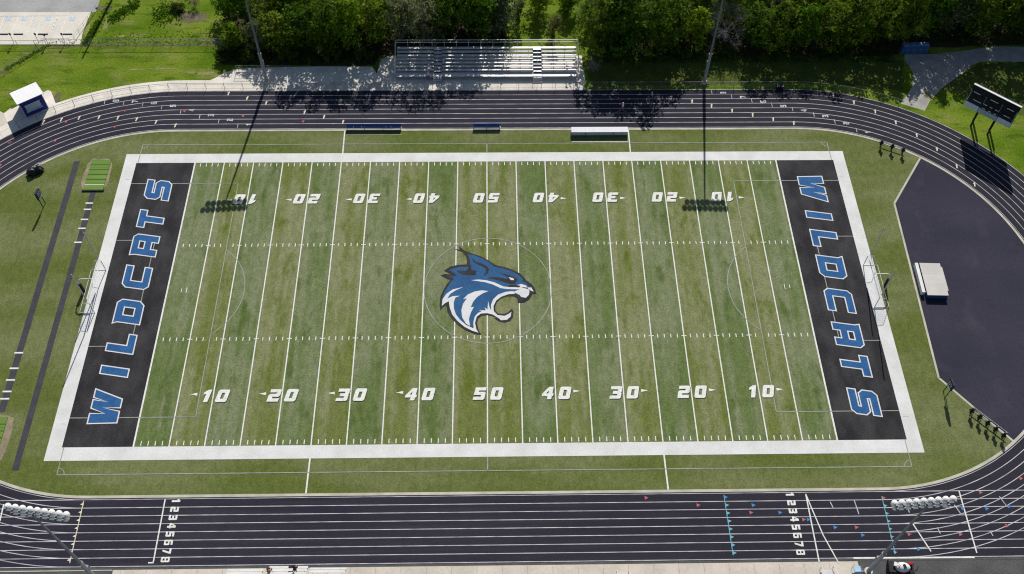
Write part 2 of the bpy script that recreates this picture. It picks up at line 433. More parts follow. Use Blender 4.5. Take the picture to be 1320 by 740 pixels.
m.arc((.1, 0), 9.09, 9.21, 0, 2 * math.pi, Z, 'worn_paint', 96)
struct(m, 'soccer_lines')

# --- block lettering
D_ = {
 '0': ([(1, 0), (8, 0), (9, 1), (9, 9), (8, 10), (1, 10), (0, 9), (0, 1)], [[(3.3, 2.6), (5.7, 2.6), (5.7, 7.4), (3.3, 7.4)]]),
 '1': ([(2.8, 0), (6.2, 0), (6.2, 10), (3.6, 10), (.8, 8), (.8, 6), (2.8, 6.7)], []),
 '2': ([(0, 0), (9, 0), (9, 2.6), (3.4, 2.6), (3.4, 3.8), (8, 3.8), (9, 4.8), (9, 9), (8, 10), (.3, 10), (.3, 7.4), (5.7, 7.4), (5.7, 6.2), (1, 6.2), (0, 5.2)], []),
 '3': ([(0, 0), (8, 0), (9, 1), (9, 4.4), (8.4, 5), (9, 5.6), (9, 9), (8, 10), (0, 10), (0, 7.5), (5.7, 7.5), (5.7, 6.2), (2, 6.2), (2, 3.8), (5.7, 3.8), (5.7, 2.5), (0, 2.5)], []),
 '4': ([(4.6, 0), (8, 0), (8, 2.4), (9, 2.4), (9, 4.6), (8, 4.6), (8, 10), (4.4, 10), (0, 4.4), (0, 2.4), (4.6, 2.4)], [[(3.0, 4.7), (4.8, 4.7), (4.8, 7.2)]]),
 '5': ([(0, 0), (8, 0), (9, 1), (9, 5.4), (8, 6.4), (3.3, 6.4), (3.3, 7.5), (8.8, 7.5), (8.8, 10), (0, 10), (0, 3.9), (5.7, 3.9), (5.7, 2.5), (0, 2.5)], []),
 '6': ([(1, 0), (8, 0), (9, 1), (9, 5.4), (8, 6.4), (3.2, 6.4), (3.2, 7.6), (8.5, 7.6), (8.5, 10), (1, 10), (0, 9), (0, 1)], [[(3.0, 2.2), (6, 2.2), (6, 4.3), (3.0, 4.3)]]),
 '7': ([(2.2, 0), (5.4, 0), (9, 7.5), (9, 10), (0, 10), (0, 7.6), (5.6, 7.6)], []),
 '8': ([(1, 0), (8, 0), (9, 1), (9, 4.4), (8.4, 5), (9, 5.6), (9, 9), (8, 10), (1, 10), (0, 9), (0, 5.6), (.6, 5), (0, 4.4), (0, 1)], [[(3, 2.2), (6, 2.2), (6, 4.2), (3, 4.2)], [(3, 5.9), (6, 5.9), (6, 7.8), (3, 7.8)]]),
 'I': ([(0, 0), (3, 0), (3, 10), (0, 10)], []),
 'L': ([(0, 0), (8.2, 0), (8.2, 2.5), (3, 2.5), (3, 10), (0, 10)], []),
 'T': ([(3.4, 0), (6.4, 0), (6.4, 7.4), (9.8, 7.4), (9.8, 10), (0, 10), (0, 7.4), (3.4, 7.4)], []),
 'D': ([(0, 0), (8.6, 0), (10.2, 1.6), (10.2, 8.4), (8.6, 10), (-.8, 10), (0, 8.6)], [[(3, 2.7), (7.2, 2.7), (7.2, 7.3), (3, 7.3)]]),
 'C': ([(1.4, 0), (10.4, 0), (10.4, 2.5), (3, 2.5), (3, 7.5), (10.4, 7.5), (10.4, 10), (1.4, 10), (0, 8.6), (0, 1.4)], []),
 'A': ([(0, 0), (0, 8.4), (-.5, 10), (8.8, 10), (10.2, 8.6), (10.2, 0), (7.2, 0), (7.2, 2.6), (3, 2.6), (3, 0)], [[(3, 5), (7.2, 5), (7.2, 7.6), (3, 7.6)]]),
 'S': ([(0, 0), (8.8, 0), (10.2, 1.4), (10.2, 4.8), (8.8, 6.2), (3, 6.2), (3, 7.5), (10, 7.5), (10, 10), (1.4, 10), (0, 8.6), (0, 5.2), (1.4, 3.8), (7.2, 3.8), (7.2, 2.5), (0, 2.5)], []),
 'W': ([(.3, 0), (4.5, 0), (6.0, 6.2), (6.3, 0), (9.5, 0), (13.2, 10), (10.2, 10), (8.3, 4.6), (8.9, 10), (5.8, 10), (3.6, 4.6), (3.3, 10), (-.3, 10)], []),
}
def offset(pts, d):
    """grow (d>0) a counter-clockwise outline with mitred corners"""
    n = len(pts); area = sum(pts[i][0] * pts[(i + 1) % n][1] - pts[(i + 1) % n][0] * pts[i][1] for i in range(n))
    if area < 0: pts = pts[::-1]
    out = []
    for i in range(n):
        p0, p1, p2 = (Vector(pts[(i + k) % n]) for k in (-1, 0, 1))
        e1 = (p1 - p0).normalized(); e2 = (p2 - p1).normalized()
        n1 = Vector((e1.y, -e1.x)); n2 = Vector((e2.y, -e2.x)); b = n1 + n2
        k = max(b.dot(b) / 2, .35)
        out.append(tuple(p1 + b * (d / k)))
    return out
def glyph(m, ch, org, u, v, h, z, mt, sh=0., grow=0., wscale=1.):
    """org: left end of the baseline; u reading direction, v up direction"""
    P, H = D_[ch]; k = h / 10
    f = lambda L: [(x * k * wscale + sh * y * k, y * k) for x, y in L]
    P = f(P); H = [f(h_) for h_ in H]
    if grow: P = offset(P, grow); H = [offset(h_, -grow) for h_ in H]
    org, u, v = Vector(org), Vector(u), Vector(v)
    g = lambda L: [tuple(org + u * x + v * y) for x, y in L]
    m.poly(g(P), z, mt, [g(h_) for h_ in H])
mw = MB(); mb_ = MB()
starts = {'W': -20.95, 'I': -14.0, 'L': -10.4, 'D': -5.6, 'C': 0.3, 'A': 6.15, 'T': 11.2, 'S': 16.75}
for s in (-1, 1):
    for ch, u0 in starts.items():
        wsc = {'W': 1.0, 'L': .96, 'T': .86, 'I': 1.0, 'C': .95, 'S': .96, 'A': .95, 'D': .97}[ch]
        sh = .04 if ch == 'W' else .17
        org = (s * 48.62, -s * u0)
        for mm, gr, z, mt in ((mw, .17, .050, 'logo_white'), (mb_, 0, .056, 'letter_blue')):
            glyph(mm, ch, org, (0, -s), (s, 0), 3.68, z, mt, sh, gr, wsc)
struct(mw, 'end_zone_letter_outlines'); struct(mb_, 'end_zone_letters')

m = MB(); sh_m = MB()
for i, txt in enumerate(['10', '20', '30', '40', '50', '40', '30', '20', '10']):
    x = (i - 4) * 10 * YD
    for s in (-1, 1):     # s=-1 near row, s=1 far row, upside down
        u = Vector((1, 0)) if s < 0 else Vector((-1, 0)); v = Vector((0, 1)) if s < 0 else Vector((0, -1))
        base = Vector((x, -17.98)) if s < 0 else Vector((x, 17.90))
        for j, ch in enumerate(txt):
            off = (-1.98 if j == 0 else .28) + (.28 if ch == '1' else 0)
            for (mm, dd, z, mt) in ((sh_m, Vector((.07, -.09)), .048, 'logo_black'), (m, Vector((0, 0)), .054, 'line_paint')):
                glyph(mm, ch, base + u * off + dd, u, v, 1.88, z, mt, .22, 0, .90)
        if txt != '50':
            d = -1 if i < 4 else 1
            ex = x + d * (2.4 if (d * (1 if s < 0 else -1)) > 0 else 2.15); yy = -16.78 if s < 0 else 16.78
            m.poly([(ex, yy - .22), (ex, yy + .22), (ex + d * .95, yy)], .054, 'line_paint')
struct(m, 'yard_numbers'); struct(sh_m, 'yard_number_edging')

# --- the cat-head emblem at midfield
def LG(L): return [tuple(G(540 + x / 4.933, 300 + y / 4.933)) for x, y in L]
black = [(225, 107), (262, 108), (253, 83), (290, 115), (330, 130), (390, 150), (440, 175), (488, 207), (540, 218), (600, 238), (642, 260), (668, 285), (682, 303), (717, 328), (738, 355), (748, 390), (722, 390), (714, 408), (700, 427), (670, 445), (630, 449), (625, 417), (600, 405), (560, 405), (520, 421), (497, 442), (485, 470), (487, 498), (505, 515), (540, 517), (565, 508), (592, 483), (602, 500), (600, 535), (582, 562), (545, 572), (508, 565), (478, 543), (500, 541), (470, 532), (440, 525), (400, 528), (377, 547), (370, 580), (380, 620), (397, 652), (350, 643), (300, 623), (248, 587), (208, 547), (182, 505), (175, 462), (152, 475), (138, 495), (131, 460), (136, 410), (158, 360), (183, 320), (203, 302), (170, 290), (138, 272), (165, 263), (210, 268), (160, 242), (198, 217), (250, 205), (303, 203), (308, 180), (300, 150), (276, 122)]
blue = [(312, 138), (345, 143), (400, 163), (445, 188), (480, 217), (540, 230), (600, 250), (638, 272), (662, 298), (655, 308), (690, 325), (720, 345), (730, 370), (700, 350), (660, 345), (620, 370), (560, 393), (515, 409), (487, 433), (470, 470), (470, 500), (440, 507), (400, 512), (368, 532), (354, 570), (340, 600), (280, 572), (225, 520), (200, 470), (190, 435), (150, 450), (150, 410), (170, 367), (197, 322), (224, 292), (188, 281), (240, 277), (228, 258), (192, 240), (217, 228), (262, 219), (320, 217), (327, 190), (322, 165)]
whiteA = [(146, 467), (150, 425), (175, 390), (215, 362), (283, 346), (235, 368), (200, 390), (180, 420), (215, 405), (262, 402), (232, 414), (221, 445), (222, 480), (235, 520), (262, 555), (300, 588), (348, 610), (346, 570), (355, 535), (375, 512), (402, 500), (380, 494), (425, 496), (418, 476), (436, 490), (440, 436), (450, 478), (460, 495), (458, 462), (472, 425), (502, 396), (548, 378), (600, 372), (612, 390), (570, 392), (525, 408), (492, 432), (474, 468), (476, 500), (500, 525), (545, 530), (570, 518), (588, 505), (583, 535), (560, 555), (520, 558), (512, 548), (470, 522), (435, 513), (395, 515), (368, 535), (357, 575), (365, 615), (380, 637), (340, 625), (290, 600), (245, 562), (212, 522), (197, 480), (190, 437), (165, 450)]
whiteB = [(280, 425), (310, 395), (355, 375), (400, 368), (443, 372), (405, 388), (370, 410), (345, 440), (330, 475), (350, 473), (330, 510), (318, 550), (325, 595), (300, 580), (275, 540), (270, 495), (280, 455), (305, 418)]
whiteC = [(330, 303), (380, 299), (430, 304), (480, 317), (530, 340), (580, 348), (640, 347), (690, 350), (703, 370), (700, 395), (680, 415), (650, 410), (640, 397), (600, 378), (640, 362), (560, 360), (520, 354), (470, 331), (420, 316)]
whiteD = [(622, 336), (650, 327), (680, 336), (692, 350), (715, 350), (730, 376), (714, 371), (700, 361), (660, 352)]
whiteE = [(570, 284), (600, 291), (606, 303), (585, 303)]
blk = [[(335, 160), (360, 185), (400, 198), (430, 212), (447, 235), (437, 262), (410, 277), (426, 252), (425, 230), (405, 217), (370, 202), (345, 187)],
       [(240, 243), (300, 244), (310, 235), (320, 200), (330, 205), (335, 237), (367, 245), (358, 266), (370, 272), (300, 272), (262, 262)],
       [(438, 291), (470, 282), (520, 288), (555, 296), (570, 288), (545, 272), (508, 257), (570, 270), (612, 285), (628, 300), (610, 327), (575, 326), (520, 308), (470, 296)],
       [(535, 343), (590, 332), (645, 338), (637, 350), (590, 346)],
       [(685, 318), (715, 330), (737, 357), (744, 388), (722, 388), (730, 374), (715, 350), (690, 336)],
       [(630, 447), (625, 414), (650, 413), (682, 417), (702, 397), (706, 373), (718, 380), (713, 407), (696, 430), (665, 443)]]
m = MB(); m.poly(LG(black), .050, 'logo_black'); m.poly(LG(blue), .055, 'logo_blue')
for L in (whiteA, whiteB, whiteC, whiteD): m.poly(LG(L), .060, 'logo_white')
for L in blk: m.poly(LG(L), .065, 'logo_black')
m.poly(LG(whiteE), .070, 'logo_white')
struct(m, 'midfield_emblem')

# --- marks on the track
m = MB(); Z = .05
for x in (-38.92, 38.18):         # lane numbers, tops towards the west
    for k in range(8):
        y = -(31.9 + k * LW) - .27
        glyph(m, str(k + 1), (x - .54, y + .62), (0, -1), (1, 0), 1.08, Z, 'line_paint', 0, -.014, .72)
m.line((-40.32, -31.6), (-40.3, -39.75), .16, Z, 'line_paint'); m.line((-40.9, -39.75), (-40.25, -39.75), .16, Z + .003, 'line_paint')
m.line(G(1038.5, 637), G(1056, 725), .16, Z, 'line_paint')
pp = [G(1038.5, 637), G(1046, 655), G(1061, 690), G(1081, 726)]
for a, b in zip(pp[:-1], pp[1:]): m.line(a, b, .14, Z + .004, 'line_paint')
m.line(G(108, 646), G(90, 726), .1, Z, 'marker_tan')
def tri(c, u, sz, mt, z):
    c = Vector((c[0], c[1])); u = Vector(u).normalized(); n = Vector((-u.y, u.x))
    m.poly([tuple(c - n * sz * .5), tuple(c + u * sz), tuple(c + n * sz * .5)], z, mt)
for k in range(8):
    t = k / 7; a = G(108 - 17 * t, 650 + 72 * t); tri(a, (-1, -.1), .42, 'marker_tan', Z + .004)
    b = G(934 + 11 * t, 641 + 72 * t); tri(b, (1, 0), .42, 'marker_teal' if k else 'marker_blue', Z + .004)
    b = G(1137.5 + 14.5 * t, 642 + 70 * t); tri(b, (1, 0), .42, 'marker_teal' if k not in (0, 6) else ('marker_red' if k == 0 else 'marker_blue'), Z + .004)
m.line(G(933, 638), G(945, 716), .09, Z, 'marker_teal'); m.line(G(1136.5, 640), G(1154, 714), .09, Z, 'marker_teal')
for px, py, c_ in [(831, 642, 'r'), (898, 651.5, 'r'), (966, 661, 'r'), (1034, 670, 'r'), (1102, 680, 'r'), (1170, 689, 'r'), (1236, 689, 'r'), (1262, 635, 'r'), (1296, 678, 'r'), (1314, 617, 'r'),
                   (969, 651.5, 'b'), (1003.5, 661, 'b'), (1040, 670, 'b'), (1074.5, 680, 'b'), (1110, 690, 'b'), (1182, 708, 'b'), (1207, 653, 'b'), (1239, 655.5, 'b'), (1270, 656, 'b'), (1299, 653, 'b')]:
    tri(G(px, py), (1, .05), .50, 'marker_red' if c_ == 'r' else 'marker_blue', Z + .006)
for a, b in [((1070, 647), (1074, 655)), ((1101, 645), (1107, 663)), ((1169, 651), (1172, 661)), ((1230, 651), (1238, 662)), ((1288, 640), (1297, 652)), ((1208, 680), (1212, 688)), ((1276, 685), (1280, 691))]:
    m.line(G(*a), G(*b), .11, Z + .003, 'lane_paint')
m.line(G(1236, 633), G(1259, 713), .16, Z + .003, 'line_paint'); m.line(G(1100, 719.5), G(1256, 718.5), .2, .05, 'line_paint')
m.line(G(1175, 673), G(1200, 711), .15, Z + .003, 'line_paint'); m.line(G(5, 650), G(0, 672), .15, Z + .003, 'line_paint')
# far straight: stagger ticks with their numbers, tan and red exchange marks
for i, (px, py) in enumerate([(135, 132), (159.5, 133), (184, 135), (208.5, 138.5), (233, 144), (257.5, 150.5), (282, 156.5), (306.5, 162.5)]):
    c_ = G(px, py); m.line(c_ + Vector((0, -.45)), c_ + Vector((0, .5)), .09, Z, 'lane_paint')
    c_ = G(px + 15, py - 2); glyph(m, str(8 - i), (c_.x + .45, c_.y - .3), (0, 1), (-1, 0), 1.0, Z + .003, 'lane_paint', 0, -.006, .58)
for i, (px, py) in enumerate([(917.5, 119.5), (943, 124.5), (969, 130), (995, 135.5), (1021.5, 141), (1049, 148), (1076, 157), (1104, 168)]):
    c_ = G(px, py); m.line(c_ + Vector((0, -.45)), c_ + Vector((0, .5)), .09, Z, 'lane_paint')
    c_ = G(px + 15, py + .5 + i * .25); glyph(m, str(8 - i), (c_.x + .45, c_.y - .3), (0, 1), (-1, 0), 1.0, Z + .003, 'lane_paint', 0, -.006, .58)
tan = [(56, 157.5), (79, 154.5), (102, 152), (127.5, 151.5), (152, 152), (176, 154), (201, 157.5), (226, 162), (294.5, 121), (318.5, 127), (343, 133), (368, 139), (392.5, 145), (417.5, 151), (442, 157.5),
       (840.5, 121), (865.5, 126), (892, 131), (917, 137), (943.5, 143), (970, 148.5), (996.5, 154), (1023, 159), (1073.5, 122), (1100.5, 132.5), (1128, 144), (1154.5, 158), (1181.5, 174.5), (1207.5, 192.5), (1233, 214.5), (1256, 238)]
for px, py in tan:
    c_ = G(px, py); tri(c_ + Vector((.1, .15)), (-1, .3), .32, 'marker_tan', Z + .006); m.line(c_ + Vector((-.05, -.42)), c_ + Vector((.12, .45)), .2, Z + .002, 'marker_tan')
for px, py in [(86, 157.5), (162, 143), (14, 184), (72, 182), (149, 164), (2, 213), (239, 144), (314.5, 150), (392, 157), (13, 184)]:
    tri(G(px, py), (-1, .3), .5, 'marker_red', Z + .009)
struct(m, 'track_markings')

# ------------------------------------------------------------------ pavements round the track
def strip_arc(m, r0, r1, z, mt, a0, a1, c=(-SX, 0)): m.arc(c, r0, r1, a0, a1, z, mt, 64)
m = MB()
strip_arc(m, RO + .02, 42.75, .014, 'concrete_cool', R(90), R(150))
m.rect(-SX, 16.35, RO + .02, 42.75, .014, 'concrete_cool')
pad = [(-46.2, 42.76), (-45.2, 43.5), (-44.2, 44.4), (-42.9, 45.1), (-41.5, 45.5), (-36, 45.8), (-28.5, 46.0), (-19.4, 45.9), (-18.5, 44.2), (-18.2, 46.8), (-17.9, 47.8), (-17.0, 48.4), (-15.3, 48.5), (16.3, 48.5), (16.35, 42.76)]
m.poly(pad, .014, 'concrete_cool')
gr = [G(x, y) for x, y in [(-8, 139), (5, 146), (14, 139), (18, 150), (-8, 186)]]
m.poly(gr, .010, 'concrete')
m.poly([G(*p) for p in [(5, 146), (62, 116), (66, 118), (72, 134), (14, 172)]], .018, 'concrete_cool')
struct(m, 'walkway')
m = MB()
for i in range(22):
    x = -50 + i * 3.05
    if x < 16: m.line((x, RO + .1), (x, 42.7), .035, .020, 'joint')
for i in range(1, 12):
    a = R(90) + i * 3.05 / 41.5
    m.line((-SX + (RO + .1) * math.cos(a), (RO + .1) * math.sin(a)), (-SX + 42.7 * math.cos(a), 42.7 * math.sin(a)), .035, .020, 'joint')
m.line((-50, 41.7), (16.3, 41.7), .03, .023, 'joint'); strip_arc(m, 41.68, 41.71, .023, 'joint', R(90), R(140))
struct(m, 'pavement_joints')
m = MB(); m.rect(-44.95, 44.95, -120, -RO - .32, .018, 'concrete')
struct(m, 'concourse')
m = MB()
for i in range(30): m.line((-44 + i * 3.05, -RO - .4), (-44 + i * 3.05, -60), .03, .024, 'joint')
struct(m, 'concourse_joints')
m = MB()
for s in (-1, 1): m.rect(min(s * 44.95, s * 130), max(s * 44.95, s * 130), -120, -RO - .32, .014, 'asphalt')
m.rect(-130, 130, -RO - .30, -RO - .02, .028, 'asphalt'); struct(m, 'asphalt_yard')
m = MB(); m.line((-58.7, -RO - .25), (-130, -RO - .2), .10, .05, 'lane_paint'); m.line((-130, -RO - .36), (-45, -RO - .36), .12, .04, 'kerb_paint')
struct(m, 'yard_edge')
m = MB()
m.poly([tuple(G(*p)) for p in [(1166, 78), (1172, 85), (1178, 97), (1176, 112), (1168, 124), (1161, 133.5), (1192, 143), (1199, 130), (1215, 113), (1240, 95), (1253, 84), (1264, 79.5), (1340, 79.5), (1340, 61), (1290, 60), (1265, 62), (1240, 66), (1205, 70), (1166, 70)]], .012, 'path_gravel')
struct(m, 'gravel_path')
# forest floor under the wood, and lawn patches coloured darker as tree shade
def ragged(P, step, amp, seed):
    r2 = random.Random(seed); out = []
    for (a, b) in zip(P, P[1:] + P[:1]):
        a, b = Vector(a), Vector(b); L = (b - a).length; n_ = max(1, min(60, int(L / step))); nn = Vector((-(b - a).y, (b - a).x)).normalized()
        for i in range(n_): out.append(tuple(a.lerp(b, i / n_) + nn * (r2.uniform(-amp, amp) if i else 0)))
    return out
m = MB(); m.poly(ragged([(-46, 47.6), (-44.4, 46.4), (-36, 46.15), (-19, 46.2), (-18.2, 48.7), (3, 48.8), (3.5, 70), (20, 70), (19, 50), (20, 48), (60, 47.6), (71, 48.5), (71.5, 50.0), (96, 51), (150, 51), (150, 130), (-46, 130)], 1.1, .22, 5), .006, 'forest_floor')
m.poly(ragged([(17.2, 41.0), (34, 41.2), (50, 41.6), (62, 41.0), (69.4, 39.6), (71.5, 47.0), (60, 48.2), (20, 48.4), (17, 49.5)], .8, .35, 6), .010, 'shade_toned_grass')  # lawn right of the bleachers, tree shade painted in as darker grass
m.poly(ragged([(75.5, 40.6), (84.5, 46.4), (110, 46.6), (110, 34), (88, 34), (79.5, 38.0)], .9, .3, 7), .010, 'shade_toned_grass')  # same painted shade on the lawn around the scoreboard
struct(m, 'forest_floor')  # also holds the lawn patches with tree shade painted in
# runways and the jump pits
m = MB()
m.poly([(-64.62, 24.8), (-63.72, 24.8), (-63.55, -19.2), (-64.45, -19.2)], .034, 'runway_rubber')
m.poly([(-60.70, 18.6), (-59.85, 18.6), (-59.60, -27.5), (-60.45, -27.5)], .034, 'runway_rubber')
struct(m, 'jump_runway')
m = MB()
for y in (16.33, 15.11, 13.17, 11.47, 8.86): m.line((-60.95, y), (-59.85, y), .24, .040, 'line_paint')
for y in (-10.09, -12.54, -14.34, -16.1, -17.2): m.line((-64.7, y), (-63.5, y), .24, .040, 'line_paint')
struct(m, 'takeoff_boards')
def blob(c, rx, ry, n, j, seed):
    r_ = random.Random(seed); return [(c[0] + rx * math.copysign(abs(math.cos(a)) ** .6, math.cos(a)) * (1 + r_.uniform(-j, j)), c[1] + ry * math.copysign(abs(math.sin(a)) ** .6, math.sin(a)) * (1 + r_.uniform(-j, j))) for a in [2 * math.pi * i / n for i in range(n)]]
m = MB(); m.poly(blob((-60.45, 22.1), 2.05, 3.3, 26, .09, 3), .030, 'sand'); m.poly(blob((-64.4, -23.2), 2.6, 3.8, 26, .07, 4), .030, 'sand')
struct(m, 'worn_turf')

# parking lot, top left
m = MB()
edge = [G(104, 57), G(106, 44), G(112, 28), (-69.75, 59.9)]
m.poly([(-140, 51.65)] + [tuple(e) for e in edge] + [(-140, 59.9)], .014, 'lot_concrete')
m.rect(-140, -68.9, 59.9, 110, .014, 'lot_asphalt')
struct(m, 'parking_lot')
m = MB()
def dash(a, b, w_=.14, mt='line_paint', z=.02): m.line(G(*a), G(*b), w_, z, mt)
for a, b in [((-2, 44), (5, 22)), ((14, 43), (24, 21.5)), ((34, 44), (43, 21)), ((46, 44), (55, 21)), ((64, 45), (74, 21)), ((77, 45), (86, 21))]: dash(a, b, .2)
for (x0, x1) in ((34, 46), (64, 77)):
    for k in range(5):
        y = 43 - 4.3 * k; xs = x0 + (44 - y) * .41
        dash((xs + .5, y), (xs + 12, y - 5.5), .16)
dash((0, 21), (86, 20.4), .16, 'concrete', .023)
struct(m, 'parking_lines')
m = MB()
for px, py in ((12, 24), (32, 24), (63, 24), (94, 24)):
    c_ = G(px, py); m.rect(c_.x - .52, c_.x + .40, c_.y - .5, c_.y + .35, .024, 'symbol_blue')
    for (a, b) in (((-.15, .4), (-.15, 0)), ((-.15, 0), (.3, 0)), ((.3, 0), (.42, -.35))): m.line(c_ + Vector(a), c_ + Vector(b), .12, .028, 'line_paint')
    m.arc(c_ + Vector((-.05, -.12)), .22, .33, R(150), R(380), .031, 'line_paint', 14); m.arc(c_ + Vector((-.15, .47)), 0.01, .1, 0, 2 * math.pi, .031, 'line_paint', 10)
struct(m, 'accessible_symbols')
m = MB()
m.line((-82, 44.2), (-75.4, 51.3), .42, .012, 'dirt'); m.line((-75.4, 51.2), (-44.6, 51.3), .38, .010, 'dirt'); m.line((-140, 51.5), (-69.4, 51.5), .12, .02, 'joint')
m.poly(blob((-46.3, 51.9), 1.4, .7, 12, .3, 8), .014, 'dirt'); m.poly(blob((-67.6, 61.0), 1.5, .6, 12, .25, 9), .014, 'dirt'); m.poly(blob((-52.0, 58.5), 3.0, 1.3, 16, .3, 12), .014, 'dirt')
m.poly(blob((-70.6, 38.6), .5, 1.4, 12, .3, 10), .012, 'dirt')
for (x, y, rx, ry, sd_) in ((-47.2, 44.4, 1.5, .45, 21), (-49.8, 44.6, .9, .25, 22), (-45.6, 43.9, .6, .3, 23), (-54.5, 45.6, 2.3, .16, 24), (-59.0, 45.4, 1.3, .14, 25), (-71.6, 39.6, .5, .8, 26), (-63.5, 53.6, .8, .3, 27), (-66.4, 56.8, .5, 1.4, 28), (-69.4, 55.2, .3, 1.4, 29), (73.6, 38.6, .5, .9, 30), (69.3, 38.6, .4, .7, 31)):
    m.poly(blob((x, y), rx, ry, 14, .38, sd_), .013, 'straw')
struct(m, 'bare_earth')
# long tufty grass and weeds along fences
def tufts(name, areas, n, h, seed, lm):
    r_ = random.Random(seed); m = MB()
    for i in range(n):
        x0, y0, x1, y1, w_ = r_.choice(areas); t = r_.random(); x = x0 + (x1 - x0) * t; y = y0 + (y1 - y0) * t + r_.gauss(0, w_); x += r_.gauss(0, w_ * .4)
        a = r_.uniform(0, math.pi); s = r_.uniform(.08, .2); hh = h * r_.uniform(.4, 1.1)
        dx, dy = math.cos(a) * s, math.sin(a) * s; tx, ty = r_.uniform(-.2, .2), r_.uniform(-.2, .2)
        m.add([(x - dx, y - dy, 0), (x + dx, y + dy, 0), (x + dx * .5 + tx, y + dy * .5 + ty, hh), (x - dx * .5 + tx, y - dy * .5 + ty, hh)], [(0, 1, 2, 3)], lm)
    o = m.build(name); o['kind'] = 'stuff'; return o
tufts('rough_grass', [(-75, 51.9, -45, 51.9, .35), (-81, 45.2, -75, 51.5, .3), (-66, 53, -46, 54, .7), (-68.2, 54, -67, 62, .8)], 1500, .10, 5, 'leaf_bright')
tufts('weed_patch', [(-58.5, 59.5, -53.5, 60, 1.5), (-66, 58, -62, 62, .8), (-69, 52, -68, 57, .5)], 2200, .22, 6, 'leaf_bright')

# ------------------------------------------------------------------ trees
def crown_mb(seed, rad, h, z0, n, leaf, lm, lobes=9, hole=.0):
    r_ = random.Random(seed); m = MB()
    L = []
    for i in range(lobes):
        a = r_.uniform(0, 2 * math.pi); t = (i + .5) / lobes; zz = z0 + (h - z0) * (t * .86 + .06)
        prof = math.sin(math.pi * min(1, max(.12, (t * .86 + .12)))) ** .55
        d = rad * .56 * prof * r_.uniform(.35, 1.1)
        rr = rad * r_.uniform(.34, .56) * (.75 + .35 * prof)
        L.append((Vector((d * math.cos(a), d * math.sin(a), zz)), Vector((rr, rr, rr * r_.uniform(.6, .85)))))
    L.append((Vector((0, 0, z0 + (h - z0) * .5)), Vector((rad * .6, rad * .6, (h - z0) * .42))))
    for i in range(n):
        c_, rr = r_.choice(L)
        th = r_.uniform(0, 2 * math.pi); cz = r_.uniform(-1, 1); q_ = math.sqrt(1 - cz * cz)
        dr = Vector((q_ * math.cos(th), q_ * math.sin(th), cz)); k = r_.uniform(.62, 1.08) if r_.random() < .85 else r_.uniform(1.0, 1.28)
        nz = noise.noise(dr * 2.3 + Vector((seed, i % 3, 0)))
        k *= 1 + .28 * nz
        p = c_ + Vector((dr.x * rr.x, dr.y * rr.y, dr.z * rr.z)) * k
        if p.z < .25: continue
        if noise.noise(p * .62 + Vector((seed * 3, 0, 0))) < -.12 + hole: continue
        if noise.noise(p * 1.25 + Vector((0, seed * 5, 0))) < -.16: continue
        N = (dr * .55 + Vector((r_.gauss(0, .55), r_.gauss(0, .55), r_.gauss(0, .45) + .75))).normalized()
        A = N.cross(Vector((r_.uniform(-1, 1), r_.uniform(-1, 1), r_.uniform(-1, 1)))).normalized(); B = N.cross(A)
        s = leaf * r_.uniform(.55, 1.25); s2 = s * r_.uniform(.5, .8)
        m.add([p - A * s - B * s2 * .3, p - B * s2 + N * s * .12, p + A * s, p + B * s2 - N * s * .1], [(0, 1, 2, 3)], lm)
    return m, L
def trunk_mb(seed, h, r0, L, bark):
    r_ = random.Random(seed + 99); m = MB()
    lean = Vector((r_.uniform(-.3, .3), r_.uniform(-.3, .3), 0))
    P = [Vector((0, 0, -.05)), Vector((0, 0, h * .18)) + lean * .3, Vector((0, 0, h * .45)) + lean, Vector((0, 0, h * .82)) + lean * 1.4]
    m.tube(P, [r0 * 1.25, r0, r0 * .65, r0 * .2], bark, 8)
    for c_, rr in L[:8]:
        s = P[1].lerp(P[2], r_.uniform(.1, .95)); mid = s.lerp(c_, .5) + Vector((0, 0, -.25))
        m.tube([s, mid, c_], [r0 * .38, r0 * .24, r0 * .08], bark, 5)
    return m
PROTO = {}
def proto(key, seed, rad, h, z0, n, leaf, lm, lobes, r0=.2, bark='bark', hole=0.):
    m, L = crown_mb(seed, rad, h, z0, n, leaf, lm, lobes, hole)
    t = trunk_mb(seed, h, r0, L, bark)
    c_ = m.build('crown'); k = t.build('trunk'); PROTO[key] = (c_, k, h)
proto('a', 1, 3.6, 10, .9, 7600, .23, 'leaf_deep', 13, hole=.02)
proto('b', 2, 3.9, 11, 1.2, 8200, .22, 'leaf_deep', 15, hole=.05)
proto('c', 3, 3.2, 9, .7, 6800, .20, 'leaf_bright', 12)
proto('d', 4, 3.6, 9.5, .8, 6200, .18, 'leaf_grey', 12, hole=.06)
proto('e', 5, 2.4, 5, .5, 3200, .16, 'leaf_olive', 9, r0=.12, hole=.08)
proto('f', 6, 2.3, 3.4, .2, 3600, .19, 'leaf_under', 9, r0=.07)
proto('g', 7, 3.3, 8.5, .5, 5600, .17, 'leaf_blossom', 12)
used = set()
def tree(key, x, y, h, label, cat='tree', name='leafy_tree', sx=1.0, group='trees of the wood beyond the track', rz=None):
    c0, k0, h0 = PROTO[key]; r_ = random.Random(int(x * 31 + y * 17))
    t = thing(name, label, cat, (x, y, 0), r_.uniform(0, 6.28) if rz is None else rz, group)
    s = h / h0; w_ = sx * (s ** .45); t.scale = (w_, w_, s)
    for o in (c0, k0):
        if o.name in used: o2 = o.copy(); col.objects.link(o2); o2.name = o.name.split('.')[0]
        else: o2 = o; used.add(o.name)
        o2.parent = t
    return t
